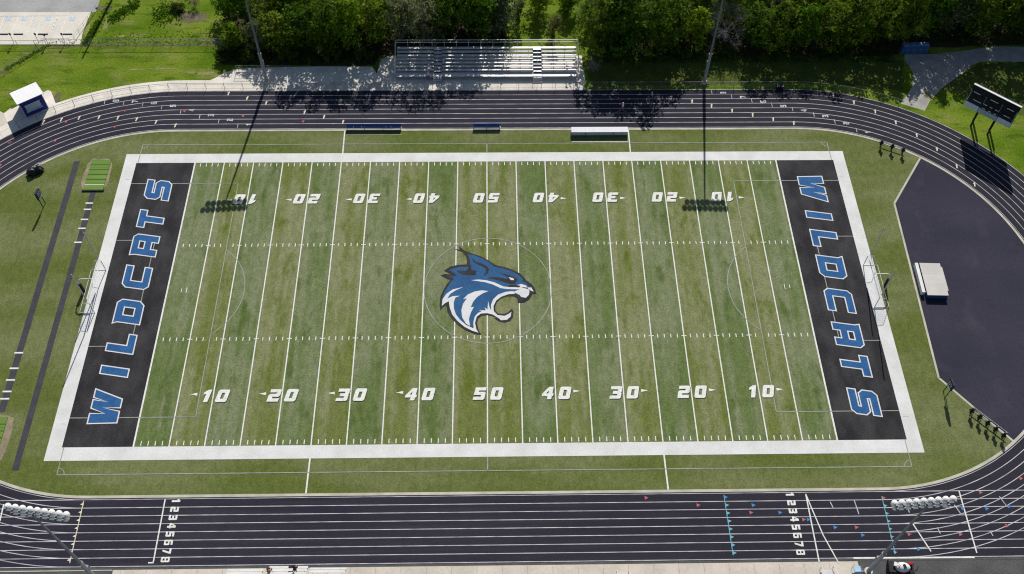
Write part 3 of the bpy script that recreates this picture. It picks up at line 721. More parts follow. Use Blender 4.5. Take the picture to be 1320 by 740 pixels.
# front edge of the wood: x, y, height, prototype, label
FR = [(-43.2, 50.9, 5.2, 'c', 'bright leafy tree at the left corner of the wood, nearest the lawn'),
 (-39.3, 50.3, 5.6, 'g', 'pale leafed tree right behind the left far light tower'),
 (-35.6, 50.6, 7.5, 'b', 'dark rounded tree just right of the left far light tower'),
 (-31.4, 50.2, 9.8, 'a', 'dark green tree behind the middle of the shaded pavement'),
 (-27.2, 50.8, 10.8, 'b', 'tall dense tree over the shaded pavement, second right of the tower'),
 (-23.0, 50.4, 11.2, 'c', 'brighter green tree above the shaded pavement left of the bleachers'),
 (-18.9, 51.2, 11.0, 'a', 'tall dark tree standing at the left end of the bleachers'),
 (-14.6, 52.4, 11.6, 'd', 'greyish leafed tree behind the left end of the bleachers'),
 (-10.4, 52.3, 12.6, 'd', 'large grey green tree behind the left stair of the bleachers'),
 (-6.0, 52.8, 12.2, 'b', 'dark tree behind the bleachers, right of the left stair'),
 (-1.6, 53.0, 11.4, 'c', 'bright green tree behind the middle of the bleachers'),
 (2.9, 53.8, 8.8, 'd', 'thin grey leafed tree left of the sunny gap behind the bleachers'),
 (18.9, 50.0, 11.2, 'b', 'dark tree at the right end of the bleachers'),
 (23.0, 49.2, 12.4, 'a', 'tall dark tree right of the bleachers, over the shadowed lane'),
 (27.2, 49.4, 12.8, 'b', 'broad dark tree left of the right far light tower'),
 (31.4, 49.9, 10.2, 'a', 'dark green tree close behind the right far light tower'),
 (35.6, 50.6, 8.2, 'c', 'green tree just right of the right far light tower'),
 (45.8, 50.4, 8.9, 'b', 'dark tree right of the bare grey tree'),
 (50.2, 50.0, 9.3, 'a', 'green tree second to the right of the bare grey tree'),
 (54.6, 50.6, 9.3, 'c', 'brighter tree third to the right of the bare grey tree'),
 (59.0, 50.4, 9.3, 'b', 'tree fourth to the right of the bare grey tree'),
 (63.3, 51.3, 10.5, 'a', 'dark tree fifth right of the bare grey tree, left of the blue toilets'),
 (67.8, 51.5, 10.5, 'b', 'dark tree beside the left end of the blue toilets'),
 (72.3, 53.9, 13.2, 'a', 'dark tree behind the left half of the blue toilets'),
 (76.8, 53.9, 13.2, 'c', 'bright topped tree behind the right half of the blue toilets'),
 (81.2, 54.2, 13.2, 'g', 'pale leafed tree behind the bend of the gravel path'),
 (85.6, 54.0, 13.2, 'b', 'green tree behind the gravel path above the scoreboard'),
 (90.2, 54.4, 13.2, 'a', 'dark tree behind the far right of the gravel path'),
 (95.0, 54.4, 13.2, 'b', 'dark tree at the right edge behind the gravel path')]
for x, y, h, k, lb in FR: tree(k, x, y, h, lb, sx=1.05)
BKN = ['left corner of the wood', 'left far light tower', 'shaded pavement', 'left end of the bleachers', 'bleachers', 'right far light tower', 'bare grey tree', 'trees right of the bare one', 'blue toilets', 'gravel path above the scoreboard', 'right edge of the gravel path']
def near_name(x):
    for lim, n in zip((-41, -35, -19, -10, 6, 39, 46, 66, 78, 90, 999), BKN):
        if x < lim: return n
kk = 0; cnt = {}
for x in range(-42, 102, 4):
    if 4 < x < 20: continue
    xx = x + rnd.uniform(-1, 1); yy = 57.2 + rnd.uniform(-.8, 1.2); n = near_name(xx); cnt.setdefault(n, []).append((xx, yy))
for n, L in cnt.items():
    for i, (xx, yy) in enumerate(L):
        h = 12.0 if xx < 30 else 10.0 if xx < 62 else 9.6
        if xx < -15: h = 8.8
        if -15 <= xx < 4: h = 9.5
        key = 'abcdg'[kk % 5] if kk % 3 else 'c'; kk += 1
        if len(L) == 1: lb = 'only tree in the back row behind the ' + n
        else: lb = '%s tree from left in the back row behind the %s' % (['first', 'second', 'third', 'fourth', 'fifth', 'sixth', 'seventh', 'eighth', 'ninth', 'tenth', 'eleventh', 'twelfth'][i], n)
        tree(key, xx, yy, h, lb, sx=1.1)
tree('e', 11.6, 53.6, 4.6, 'small olive leafed tree standing in the sunny gap behind the bleachers', sx=1.0)
tree('e', 5.6, 57.6, 4.6, 'small tree at the left back of the sunny gap', sx=1.0)
tree('c', 9.3, 60.2, 5.4, 'bright sunlit tree at the back of the sunny gap, left one', sx=1.1)
tree('c', 14.6, 60.6, 5.2, 'bright sunlit tree at the back of the sunny gap, right one', sx=1.1)
tree('d', 18.0, 56.8, 5.6, 'grey green tree at the right side of the sunny gap', sx=1.0)
tree('f', -54.6, 60.8, 1.2, 'low dark bush beside the brush heap', 'bush', 'leafy_bush', group='bushes on the upper lawn')
tree('c', -45.3, 58.6, 5.4, 'bright young tree at the lawn edge of the wood, behind the corner tree', sx=1.0)
# low shrubs along the foot of the wood
SH = [(-44.6, 48.2, 1.8, 'beside the left end of the shaded pavement'), (-40.8, 47.9, 1.9, 'behind the pavement left of the left far light tower'), (-33.6, 48.2, 2.2, 'behind the pavement right of the left far light tower'),
      (-26.4, 48.1, 2.3, 'behind the middle of the shaded pavement'), (-20.8, 48.2, 2.2, 'left of the bleachers pavement'), (33.6, 48.4, 2.0, 'behind the right far light tower'),
      (41.2, 48.3, 1.8, 'in front of the bare grey tree'), (61.5, 48.8, 2.0, 'left of the path opening'), (83.8, 51.8, 1.7, 'behind the gravel path bend')]
for x, y, h, lb in SH: tree('f', x, y, h, 'low dark shrub ' + lb, 'shrub', 'low_shrub', group='shrubs along the foot of the wood')

def bare_tree(name, x, y, h, spread, bark, label, seed, levels=4, cat='tree', r0=.16):
    r_ = random.Random(seed); m = MB(); tr = MB()
    t = thing(name, label, cat, (x, y, 0))
    def grow(mb, p, d, ln, r, lv):
        q_ = p + d * ln; mid = p.lerp(q_, .5) + Vector((r_.gauss(0, .06), r_.gauss(0, .06), r_.gauss(0, .04))) * ln
        mb.tube([p, mid, q_], [r, r * .8, r * .55], bark, 5 if lv > 1 else 3, cap=False)
        if lv == 0: return
        for k in range(4 if lv > 1 else 5):
            dd = (d + Vector((r_.gauss(0, spread), r_.gauss(0, spread), r_.gauss(.05, spread * .7)))).normalized()
            grow(m, mid.lerp(q_, r_.random()), dd, ln * r_.uniform(.55, .8), r * .55, lv - 1)
    grow(tr, Vector((0, 0, 0)), Vector((.02, 0, 1)), h * .32, r0, 0)
    for k in range(6):
        a = k * 1.05 + r_.uniform(0, .5); d = Vector((math.cos(a) * .8, math.sin(a) * .8, .7)).normalized()
        grow(m, Vector((0, 0, h * r_.uniform(.22, .32))), d, h * .30, r0 * .6, levels - 1)
    tr.build('trunk', t); m.build('branches', t); return t
bare_tree('bare_tree', 41.2, 52.2, 8.4, .55, 'bark_grey', 'leafless grey branching tree in the wood right of the right far light tower', 21, 5)
bare_tree('bare_shrub', 17.9, 44.6, 2.7, .7, 'bark_grey', 'leafless grey twiggy shrub beside the right end of the bleachers', 22, 5, 'shrub', .05)
bare_tree('brush_heap', -51.6, 61.4, 2.4, .85, 'bark_brown', 'brown heap of dead brush on the upper lawn', 23, 5, 'brush heap', .07)
# ivy, saplings and weeds on the forest floor
r_ = random.Random(77); m = MB(); n = 0
while n < 30000:
    x = r_.uniform(-46, 99); y = r_.uniform(46.6, 61)
    if -18.6 < x < 18.5 and y < 51.5: continue
    if 3.5 < x < 20 : continue
    if x > 70 and y < 51.3: continue
    if x < -42 and y > 56: continue
    if noise.noise(Vector((x * .3, y * .3, 4))) < -.25: continue
    n += 1; z = abs(r_.gauss(0, .45)) * (1.5 if y > 49 else .6)
    N = Vector((r_.gauss(0, .7), r_.gauss(0, .7), 1)).normalized(); A = N.cross(Vector((r_.uniform(-1, 1), r_.uniform(-1, 1), .1))).normalized(); B = N.cross(A); s = r_.uniform(.1, .24); p = Vector((x, y, z + .03))
    m.add([p - A * s, p - B * s * .6, p + A * s, p + B * s * .6], [(0, 1, 2, 3)], 'leaf_under')
o = m.build('undergrowth'); o['kind'] = 'stuff'

# ------------------------------------------------------------------ floodlight towers
def dome(mb, c, d, r):
    z = Vector(d).normalized(); M = z.to_track_quat('Z', 'Y').to_matrix()
    vs_ = []; fs = []; n = 12; rings = [(0.10, -.62), (.42, -.58), (.74, -.40), (.94, -.12), (1.0, .18), (.97, .19), (.86, -.02), (.5, -.30)]
    for rr, zz in rings:
        for k in range(n):
            a = 2 * math.pi * k / n; vs_.append(Vector(c) + M @ Vector((rr * r * math.cos(a), rr * r * math.sin(a), zz * r * 1.3)))
    for i in range(len(rings) - 1):
        for k in range(n): fs.append((i * n + k, i * n + (k + 1) % n, (i + 1) * n + (k + 1) % n, (i + 1) * n + k))
    fs.append(tuple(range(n))); fs.append(tuple(range((len(rings) - 1) * n, len(rings) * n)))
    mb.add(vs_, fs, 'white_metal')
def tower(x, y, rz, side, label):
    t = thing('floodlight_tower', label, 'light tower', (x, y, 0), rz, 'floodlight towers at the corners of the track')
    H = 20.5
    b = MB(); b.tube([(0, 0, 0), (0, 0, .35)], .50, 'concrete', 14); b.tube([(0, 0, .35), (0, 0, 6.2)], [.27, .24], 'galvanised_light', 14); b.tube([(0, 0, 6.2), (0, 0, 6.4)], [.30, .27], 'galvanised_light', 14); b.build('base_sleeve', t, smooth=False)
    p_ = MB(); p_.tube([(0, 0, 6.4), (0, 0, H)], [.20, .11], 'galvanised', 12); p_.box((0, .22, 4.2), (.5, .3, .9), 'galvanised_light'); p_.build('pole', t)
    s = side
    for j, (z, n, half) in enumerate(((H - .15, 9, 3.15), (H - 1.05, 8, 2.75))):
        a = MB(); a.box((0, s * .18, z), (half * 2 + .3, .12, .14), 'galvanised'); a.box((0, s * .08, z), (.4, .3, .3), 'galvanised')
        arm = a.build('crossarm', t)
        for k in range(n):
            xx = -half + 2 * half * k / (n - 1)
            lm = MB(); lm.tube([(xx, s * .18, z), (xx, s * .50, z - .12)], .05, 'galvanised', 6)
            dome(lm, (xx, s * .62, z - .22), (0, s * .62, -.8), .41); lm.box((xx, s * .34, z + .12), (.22, .26, .2), 'aluminium_dull')
            lm.build('lamp', t, smooth=False)
    return t
tower(-36.7, 42.2, R(4), -1, 'tall grey floodlight tower at the far left, rising past the wood')
tower(36.5, 41.8, R(-2), -1, 'tall grey floodlight tower at the far right, right of the bleachers')
tower(-46.4, -41.9, R(-9), 1, 'near left floodlight tower with white lamps over the first bend')
tower(45.9, -41.9, R(4), 1, 'near right floodlight tower with white lamps, beside the white cart')

# ------------------------------------------------------------------ bleachers
t = thing('bleachers', 'long aluminium bleachers with two stairs at the edge of the wood', 'bleachers', (0, 0, 0))
AIS = [(-8.85, -7.5), (7.8, 9.25)]
segs = [(-15.1, -8.85), (-7.5, 7.8), (9.25, 15.15)]
def rowp(k): return 43.85 + .61 * k, 1.15 + .25 * k
for k in range(8):
    y, z = rowp(k)
    if k < 7:
        m = MB()
        for a, b in segs: m.box(((a + b) / 2, y, z), (b - a - .04, .25, .045), 'aluminium')
        for a, b in segs:
            n_ = max(2, int((b - a) / 1.8)); 
            for i in range(n_ + 1): m.box((a + .1 + (b - a - .2) * i / n_, y, z - .12), (.05, .2, .2), 'aluminium_dull')
        m.build('seat_plank', t)
    m = MB(); yy = y - .34; zz = z - .42
    m.box((0.02, yy + (.02 if k else 0), zz), (30.2, .40, .04), 'aluminium')
    if k: m.box((0.02, yy - .13, zz - .11), (30.2, .02, .22), 'aluminium')
    m.build('footboard', t)
m = MB(); m.box((0.02, 43.05, .70), (30.3, .66, .05), 'aluminium'); m.box((0.02, 42.72, .60), (30.3, .04, .26), 'aluminium_dull'); m.build('front_walkway', t)
m = MB()
for i in range(17):
    x = -15.05 + 30.1 * i / 16
    m.tube([(x, 42.9, 0), (x, 42.9, .68)], .04, 'galvanised_light', 6); m.tube([(x, 45.4, 0), (x, 45.4, 1.6)], .04, 'galvanised_light', 6); m.tube([(x, 47.9, 0), (x, 47.9, 2.6)], .04, 'galvanised_light', 6)
    m.tube([(x, 42.9, .5), (x, 47.9, 2.45)], .04, 'galvanised_light', 6); m.tube([(x, 42.9, .1), (x, 47.9, .1)], .035, 'galvanised_light', 6)
m.build('support_frame', t)
m = MB(); TY, TZ = 48.15, 3.85
for z in (TZ, TZ - .5): m.tube([(-15.3, TY, z), (15.4, TY, z)], .045, 'aluminium', 6)
for i in range(16): m.tube([(-15.3 + 30.7 * i / 15, TY, 2.3), (-15.3 + 30.7 * i / 15, TY, TZ)], .035, 'aluminium', 6)
for x in (-15.3, 15.4):
    for dz_ in (0, -.5): m.tube([(x, TY, TZ + dz_), (x, 43.4, 1.95 + dz_), (x, 42.8, 1.75 + dz_)], .045, 'aluminium', 6)
    for i in range(6):
        y = 42.8 + i * 1.05; m.tube([(x, y, .6 + i * .36), (x, y, 1.76 + i * .405)], .035, 'aluminium', 6)
for y0 in [43.4 + .42 * i for i in range(11)]:
    for x in (-15.3, 15.4): z = 1.9 + (y0 - 43.4) * .41; m.tube([(x, y0, z - 1.0), (x, y0, z)], .012, 'aluminium', 4)
m.build('guard_rail', t)
for a, b in AIS:
    c_ = (a + b) / 2; m = MB()
    for k in range(7):
        y, z = rowp(k); m.box((c_, y - .12, z - .20), (b - a - .1, .32, .04), 'aluminium'); m.box((c_, y - .3, z - .32), (b - a - .1, .02, .22), 'black_steel')
    for k in range(3): m.box((c_, 42.58 - .0 - .28 * (2 - k) + .0, .18 + .2 * k), (b - a, .27, .04), 'aluminium')
    for x in (a - .02, b + .02):
        m.tube([(x, 41.85, .0), (x, 41.85, 1.0), (x, 42.7, 1.6)], .03, 'aluminium', 6); m.tube([(x, 42.7, .6), (x, 42.7, 1.6)], .03, 'aluminium', 6)
        m.box((x, 42.25, .33), (.04, .9, .12), 'aluminium_dull', rx=.62)
    for x in (a + .04, b - .04): m.tube([(x, 41.95, .08), (x, 43.6, .86), (x, 47.45, 2.42)], .045, 'aluminium_dull', 6)
    m.build('stair', t)
    MB().tube([(c_, 44.4, 1.0), (c_, 44.4, 2.1), (c_, 46.6, 2.95), (c_, 46.6, 1.9)], .025, 'aluminium', 6).build('aisle_rail', t)

# hand rail of the ramp left of the bleachers
def rail(name, pts, h, label, post=2.0, cat='handrail', mt='galvanised_light', mid=True, group=None, r=.025):
    t = thing(name, label, cat, (pts[0][0], pts[0][1], 0), 0, group); o = Vector((pts[0][0], pts[0][1], 0))
    m = MB(); P = [Vector((*p, 0)) - o for p in pts]
    for zz in ((h, h * .5) if mid else (h,)):
        m.tube([p + Vector((0, 0, zz)) for p in P], r, mt, 6)
    m.build('rail', t); m = MB()
    for a, b in zip(P[:-1], P[1:]):
        L = (b - a).length; n_ = max(1, round(L / post))
        for i in range(n_ + 1): p = a.lerp(b, i / n_); m.tube([p, p + Vector((0, 0, h))], r, mt, 6)
    m.build('post', t); return t
rail('ramp_handrail', [(-33.0, 45.1), (-42.1, 45.2), (-42.1, 43.7), (-33.5, 43.65)], .95, 'grey pipe handrail round the ramp behind the left far light tower')
rail('ramp_handrail', [(-18.3, 44.4), (-18.3, 47.2), (-15.6, 47.9)], .95, 'black pipe handrail beside the left end of the bleachers', mt='black_steel')
rail('ramp_handrail', [(16.3, 41.2), (16.3, 44.0)], 1.0, 'short pale handrail at the right end of the bleachers', 1.4, mt='aluminium')

# ------------------------------------------------------------------ chain-link fences
def fence(pts, h, label, post=3.05, top=.03, mesh_wires=True, name='chain_link_fence'):
    o = Vector((pts[0][0], pts[0][1], 0)); t = thing(name, label, 'fence', o, 0, 'chain-link fences')
    P = [Vector((p[0], p[1], 0)) - o for p in pts]; m = MB(); m.tube([p + Vector((0, 0, h)) for p in P], top, 'chain_link', 6); m.tube([p + Vector((0, 0, .05)) for p in P], .01, 'chain_link', 4); m.build('top_rail', t)
    d = 0; nxt = 0; pos = []
    for a, b in zip(P[:-1], P[1:]):
        L = (b - a).length
        while nxt <= d + L + 1e-6: pos.append(a.lerp(b, (nxt - d) / L)); nxt += post
        d += L
    po = MB().tube([(0, 0, 0), (0, 0, h + .04)], .035, 'chain_link', 6).build('post', t)
    for i, p in enumerate(pos):
        q_ = po if i == 0 else po.copy()
        if i: col.objects.link(q_); q_.parent = t
        q_.location = p
    if mesh_wires:      # woven wire, every fifth strand modelled
        m = MB()
        for a, b in zip(P[:-1], P[1:]):
            L = (b - a).length; dr = (b - a) / L; n_ = int(L / .25)
            for i in range(n_ + 1):
                p = a + dr * i * L / max(n_, 1)
                for s in (1, -1):
                    q_ = p + dr * s * h
                    f = ((q_ - a).dot(dr)); 
                    if f < 0 or f > L: continue
                    nn = Vector((-dr.y, dr.x, 0)) * .006
                    m.add([p - nn, p + nn, q_ + nn + Vector((0, 0, h)), q_ - nn + Vector((0, 0, h))], [(0, 1, 2, 3)], 'chain_link')
                    
        m.build('wire_mesh', t)
    return t
arcp = [(-SX + 40.75 * math.cos(a), 40.75 * math.sin(a)) for a in [R(128) - R(38) * i / 12 for i in range(13)]]
fence(arcp + [(-9.5, 40.75), (16.4, 40.75)], 1.25, 'low chain-link fence between the far straight and the pale walkway')
fence([(16.9, 40.75), (SX, 40.75)] + [(SX + 40.75 * math.cos(a), 40.75 * math.sin(a)) for a in [R(90) - R(27) * i / 10 for i in range(1, 11)]], 1.25, 'low chain-link fence along the shaded grass right of the bleachers')
fence([(-75.4, 51.3), (-44.6, 51.4)], 1.4, 'chain-link fence across the upper lawn, below the brush heap')
fence([(-84.6, 41.0), (-75.5, 51.2)], 1.4, 'slanting chain-link fence running down from the parking lot corner')
fence([(-120, 51.35), (-75.5, 51.35)], 1.1, 'chain-link fence along the lower edge of the parking lot')
rail('lot_handrail', [(-76.2, 51.9), (-71.6, 51.95), (-70.9, 52.6), (-69.6, 57.6), (-68.9, 60.5)], 1.0, 'thin pipe handrail bending round the corner of the parking lot', 1.8)

# parking lot furniture
wg = None
for i, (a, b, lb) in enumerate([(0, 11, 'leftmost of the four wheel stops in the parking lot'), (17.5, 30, 'second wheel stop from the left in the parking lot'), (49, 62, 'third wheel stop from the left in the parking lot'), (81, 93.5, 'rightmost wheel stop, nearest the handrail')]):
    p0, p1 = G(a, 44.3), G(b, 44.3); m = MB()
    L = (p1 - p0).length / 2; s = [(-L, -.09, 0), (L, -.09, 0), (L, .09, 0), (-L, .09, 0), (-L + .05, -.05, .13), (L - .05, -.05, .13), (L - .05, .05, .13), (-L + .05, .05, .13)]
    m.add(s, [(0, 1, 2, 3), (4, 5, 6, 7), (0, 1, 5, 4), (1, 2, 6, 5), (2, 3, 7, 6), (3, 0, 4, 7)], 'rubber_apron')
    o = m.build('wheel_stop'); o.location = ((p0.x + p1.x) / 2, p0.y, .015); tag(o, lb, 'wheel stop', 'wheel stops in the parking lot')
for px, py, lb in [(18, 55, 'sign post by the gap between the first two wheel stops'), (50, 55, 'sign post in front of the first hatched bay'), (84, 55, 'sign post in front of the second hatched bay'), (61.5, 56, 'sign post where the slanting fence meets the lot')]:
    c_ = G(px, py); t = thing('sign_post', lb, 'sign', (c_.x, c_.y, 0), 0, 'parking signs')
    MB().tube([(0, 0, 0), (0, 0, 2.1)], .04, 'galvanised', 6).build('post', t)
    MB().box((0, .05, 1.85), (.32, .03, .48), 'navy_dark').build('sign_plate', t)
# the utility pole whose shadow crosses the lawn
t = thing('utility_pole', 'tall wooden pole beyond the parking lot throwing a long shadow', 'pole', (-66.6, 64.9, 0))
MB().tube([(0, 0, 0), (0, 0, 12.7)], [.22, .14], 'bark', 8).build('pole', t)
m = MB().box((0, 0, 11.6), (1.2, .12, .14), 'bark'); m.build('crossarm', t)

# ------------------------------------------------------------------ shed with white roof
sh = Vector((-73.85, 36.6, 0)); ang = math.atan2(2.25, 3.12)
t = thing('concession_shed', 'small navy hut with a white metal roof beside the first bend', 'hut', sh, ang)
m = MB(); hw, hd, H = 1.85, 1.55, 2.5
m.box((0, 0, H / 2), (2 * hw, 2 * hd, H), 'navy'); m.build('wall', t)
m = MB()
for s in (-1, 1): pass
zr, zf = 3.35, 2.62; y0, y1 = -hd - .15, hd + .45
za, zc = 3.20, 2.75
m.add([(-hw - .35, y0, za), (hw + .35, y0, za), (hw + .35, y1, zc), (-hw - .35, y1, zc), (-hw - .35, y0, za + .08), (hw + .35, y0, za + .08), (hw + .35, y1, zc + .08), (-hw - .35, y1, zc + .08)],
      [(0, 1, 2, 3), (4, 5, 6, 7), (0, 1, 5, 4), (1, 2, 6, 5), (2, 3, 7, 6), (3, 0, 4, 7)], 'white_roof')
for i in range(9):
    x = -hw - .3 + i * (2 * hw + .6) / 8; m.add([(x - .02, y0, za + .11), (x + .02, y0, za + .11), (x + .02, y1, zc + .11), (x - .02, y1, zc + .11)], [(0, 1, 2, 3)], 'white_roof')
m.build('roof', t)
m = MB()
m.add([(-hw, -hd, H), (hw, -hd, H), (hw, -hd, H + .66), (-hw, -hd, H + .66), (-hw, hd, H), (hw, hd, H), (hw, hd, H + .30), (-hw, hd, H + .30)], [(0, 1, 2, 3), (4, 5, 6, 7), (0, 3, 7, 4), (1, 2, 6, 5)], 'navy'); m.build('gable', t)
f = MB().box((-.1, -hd - .03, 1.65), (2.4, .05, 1.15), 'shutter_grey').build('serving_shutter', t)
MB().box((-.1, -hd - .14, 1.02), (2.6, .28, .05), 'aluminium').build('counter', t)
m = MB()
for sx in (-1, 1): m.box((sx * hw, -hd - .01, 1.25), (.09, .09, 2.5), 'white_metal')
m.box((-.1, -hd - .045, 2.28), (2.6, .04, .08), 'white_metal'); m.box((-.1, -hd - .045, 1.05), (2.6, .04, .06), 'white_metal'); m.build('trim', t)
MB().box((hw + .02, .2, 1.0), (.05, .85, 1.95), 'white_metal').build('door', t)
# ------------------------------------------------------------------ scoreboard
a = Vector((76.75, 32.98)); b = Vector((82.60, 27.85)); mid = (a + b) / 2; ang = math.atan2(b.y - a.y, b.x - a.x); Lh = (b - a).length / 2
t = thing('scoreboard', 'large dark scoreboard on black posts beside the far right bend', 'scoreboard', (mid.x, mid.y, 0), ang)
zb, zt = 3.4, 8.1
m = MB(); m.box((0, .2, (zb + zt) / 2), (2 * Lh, .35, zt - zb), 'navy_dark'); m.build('cabinet', t)
m = MB(); fy = .0
m.box((0, fy, zt - .62), (2 * Lh - .06, .06, 1.2), 'board_black'); m.box((0, fy - .03, zt + .02), (2 * Lh + .1, .34, .07), 'white_metal'); m.build('header_panel', t)
m = MB()
m.box((-Lh + 1.15, fy, zb + .55), (2.25, .06, 1.05), 'board_pale'); m.build('sponsor_panel', t)
m = MB(); m.box((Lh - 1.15, fy, zb + .55), (2.25, .06, 1.05), 'board_pale'); m.build('sponsor_panel', t)
m = MB(); m.box((0, fy, zb + .5), (3.1, .06, .95), 'shutter_grey'); m.build('sponsor_panel', t)
for x, z, w_, h_ in [(-2.55, 6.0, 1.9, 1.05), (2.55, 6.0, 1.9, 1.05), (0, 6.15, 2.6, 1.0), (-2.55, 5.0, 1.2, .0), (0, 5.0, 2.9, .55)]:
    if h_: MB().box((x, fy - .0, z), (w_, .08, h_), 'board_black').build('display_window', t)
m = MB()
for x, z, w_ in [(-2.9, 6.72, 1.1), (2.7, 6.72, 1.1), (-.0, 6.78, 1.3), (-2.3, 5.32, 1.3), (2.7, 5.25, 1.0), (-.9, 5.42, .45), (0, 5.42, .45), (.9, 5.42, .45), (-.9, 4.62, .5), (.1, 4.62, .45), (1.0, 4.62, .45)]: m.box((x, fy - .03, z), (w_, .04, .13), 'board_pale')
for x in (-1.3, 1.3, -Lh + .1, Lh - .1): m.box((x, fy - .01, 5.75), (.05, .05, 2.2), 'board_pale')
m.build('caption_strip', t)
for px, py in ((78.59, 31.35), (80.78, 29.45)):
    for dx, dy in ((0, 0), (1.55, 2.3)):
        v = Matrix.Rotation(-ang, 2) @ (Vector((px + dx * .6, py + dy * .6)) - mid)
        v.y = 0.45 if dx == 0 else v.y
        top = zt - .3 if dx == 0 else 3.4
        MB().box((v.x, v.y, top / 2), (.26, .22, top), 'black_steel').build('post', t)
        if dx:
            MB().tube([(v.x, v.y, 3.2), (v.x, .5, 6.4)], .09, 'black_steel', 6).build('brace', t)
    
# ------------------------------------------------------------------ play clocks
def clock(x, y, rz, label, h=3.35):
    t = thing('play_clock', label, 'play clock', (x, y, 0), rz, 'play clocks behind the end zones')
    m = MB(); m.box((0, 0, h - .75), (1.15, .28, 1.5), 'navy_dark'); m.box((0, -.15, h - .55), (.95, .03, .85), 'board_black'); m.build('cabinet', t)
    m = MB()
    for x0 in (-.38, .08):
        for (dx, dz_, w_, h_) in ((.15, 0, .26, .06), (.15, .3, .26, .06), (.15, -.3, .26, .06), (0.01, .15, .06, .26), (.29, -.15, .06, .26), (.29, .15, .06, .26), (0.01, -.15, .06, .26)): m.box((x0 + dx, -.175, h - .55 + dz_), (w_, .02, h_), 'board_pale')
    m.build('numeral', t)
    MB().box((0, -.16, h - 1.27), (1.0, .03, .3), 'board_pale').build('name_strip', t)
    for s in (-1, 1): MB().tube([(s * .42, .05, 0), (s * .42, .05, h - 1.5)], .06, 'black_steel', 8).build('post', t)
    return t
clock(-67.0, 15.9, R(82), 'black play clock on two posts on the turf left of the runways')
clock(61.55, -17.7, R(-84), 'black play clock on two posts at the corner of the dark apron', 3.3)

# ------------------------------------------------------------------ goals
def goal(s, label):
    t = thing('goalpost', label, 'goalpost', (s * 57.55, .05, 0), 0 if s > 0 else math.pi, 'football goalposts')
    # local: -x towards the field
    m = MB(); m.tube([(0, 0, 0), (0, 0, 1.9)], .24, 'black_pad', 14); m.build('base_pad', t)
    m = MB(); P = [(0, 0, 1.9), (0, 0, 2.2)] + [(-.75 + .75 * math.cos(a_), 0, 2.3 + .75 * math.sin(a_)) for a_ in [R(10 + 16 * i) for i in range(6)]] + [(-2.2, 0, 3.05)]
    m.tube(P, .085, 'white_metal', 10); m.build('gooseneck', t)
    m = MB().tube([(-2.2, -3.56, 3.05), (-2.2, 3.56, 3.05)], .08, 'white_metal', 10); m.build('crossbar', t)
    for q_ in (-3.56, 3.56):
        m = MB().tube([(-2.2, q_, 3.05), (-2.2, q_, 9.15)], .075, 'galv_white', 8); m.ell((-2.2, q_, 9.15), (.07, .07, .07), 'white_metal', 8, 4); m.build('upright', t)
    return t
goal(-1, 'white single-post goalpost standing behind the left end zone'); goal(1, 'white single-post goalpost standing behind the right end zone')
def sgoal(s, label):
    t = thing('soccer_goal', label, 'soccer goal', (s * 55.2, .05, 0), 0 if s > 0 else math.pi, 'soccer goals')
    m = MB()
    for q_ in (-3.7, 3.7): m.tube([(0, q_, 0), (0, q_, 2.44)], .06, 'white_metal', 8)
    m.tube([(0, -3.7, 2.44), (0, 3.7, 2.44)], .06, 'white_metal', 8)
    m.build('goal_frame', t); m = MB()
    for q_ in (-3.7, 3.7):
        m.tube([(0, q_, .06), (2.1, q_, .06)], .045, 'white_metal', 6); m.tube([(0, q_, 2.44), (.95, q_, 2.30), (2.1, q_, .06)], .03, 'white_metal', 6)
    m.tube([(2.1, -3.7, .06), (2.1, 3.7, .06)], .05, 'white_metal', 6); m.build('base_frame', t)
    m = MB(); prof = [(0, 2.44), (.95, 2.30), (2.1, .06)]
    def pt(u):
        if u < .96: f = u / .96; return Vector((prof[0][0] + (prof[1][0] - prof[0][0]) * f, 0, prof[0][1] + (prof[1][1] - prof[0][1]) * f))
        f = (u - .96) / 2.52; return Vector((prof[1][0] + (prof[2][0] - prof[1][0]) * f, 0, prof[1][1] + (prof[2][1] - prof[1][1]) * f))
    for i in range(38):
        y = -3.7 + .2 * i
        m.tube([pt(0) + Vector((0, y, 0)), pt(.96) + Vector((0, y, 0)), pt(3.48) + Vector((0, y, 0))], .004, 'net_cord', 3, cap=False)
    for i in range(1, 17):
        p_ = pt(3.48 * i / 17); m.tube([p_ + Vector((0, -3.7, 0)), p_ + Vector((0, 3.7, 0))], .004, 'net_cord', 3, cap=False)
    for q_ in (-3.7, 3.7):
        for i in range(1, 10): m.tube([(0, q_, 2.44 - .24 * i), (.95 + 1.1 * (i / 10), q_, 2.44 - .24 * i)], .004, 'net_cord', 3, cap=False)
    m.build('net', t)
sgoal(-1, 'white soccer goal with net under the left goalpost'); sgoal(1, 'white soccer goal with net under the right goalpost')

# ------------------------------------------------------------------ pit covers
def pit(x, y, w_, l, label):
    t = thing('pit_cover', label, 'pit cover', (x, y, 0), 0, 'long-jump pit covers'); m = MB()
    m.box((0, 0, .10), (w_, l, .12), 'pit_cover'); m.build('cover', t); m = MB()
    for k in range(1, 6): m.box((0, -l / 2 + l * k / 6, .165), (w_ + .02, .10, .02), 'line_paint' if k == 1 else 'seam')
    m.build('batten', t)
    MB().box((0, -l / 2 - .1, .11), (w_ + .35, .2, .22), 'black_steel').build('end_board', t)
pit(-60.35, 21.9, 3.0, 6.1, 'green striped cover on the pit at the upper end of the runway')
pit(-64.4, -23.0, 3.0, 6.0, 'green pit cover at the lower left edge of the turf')

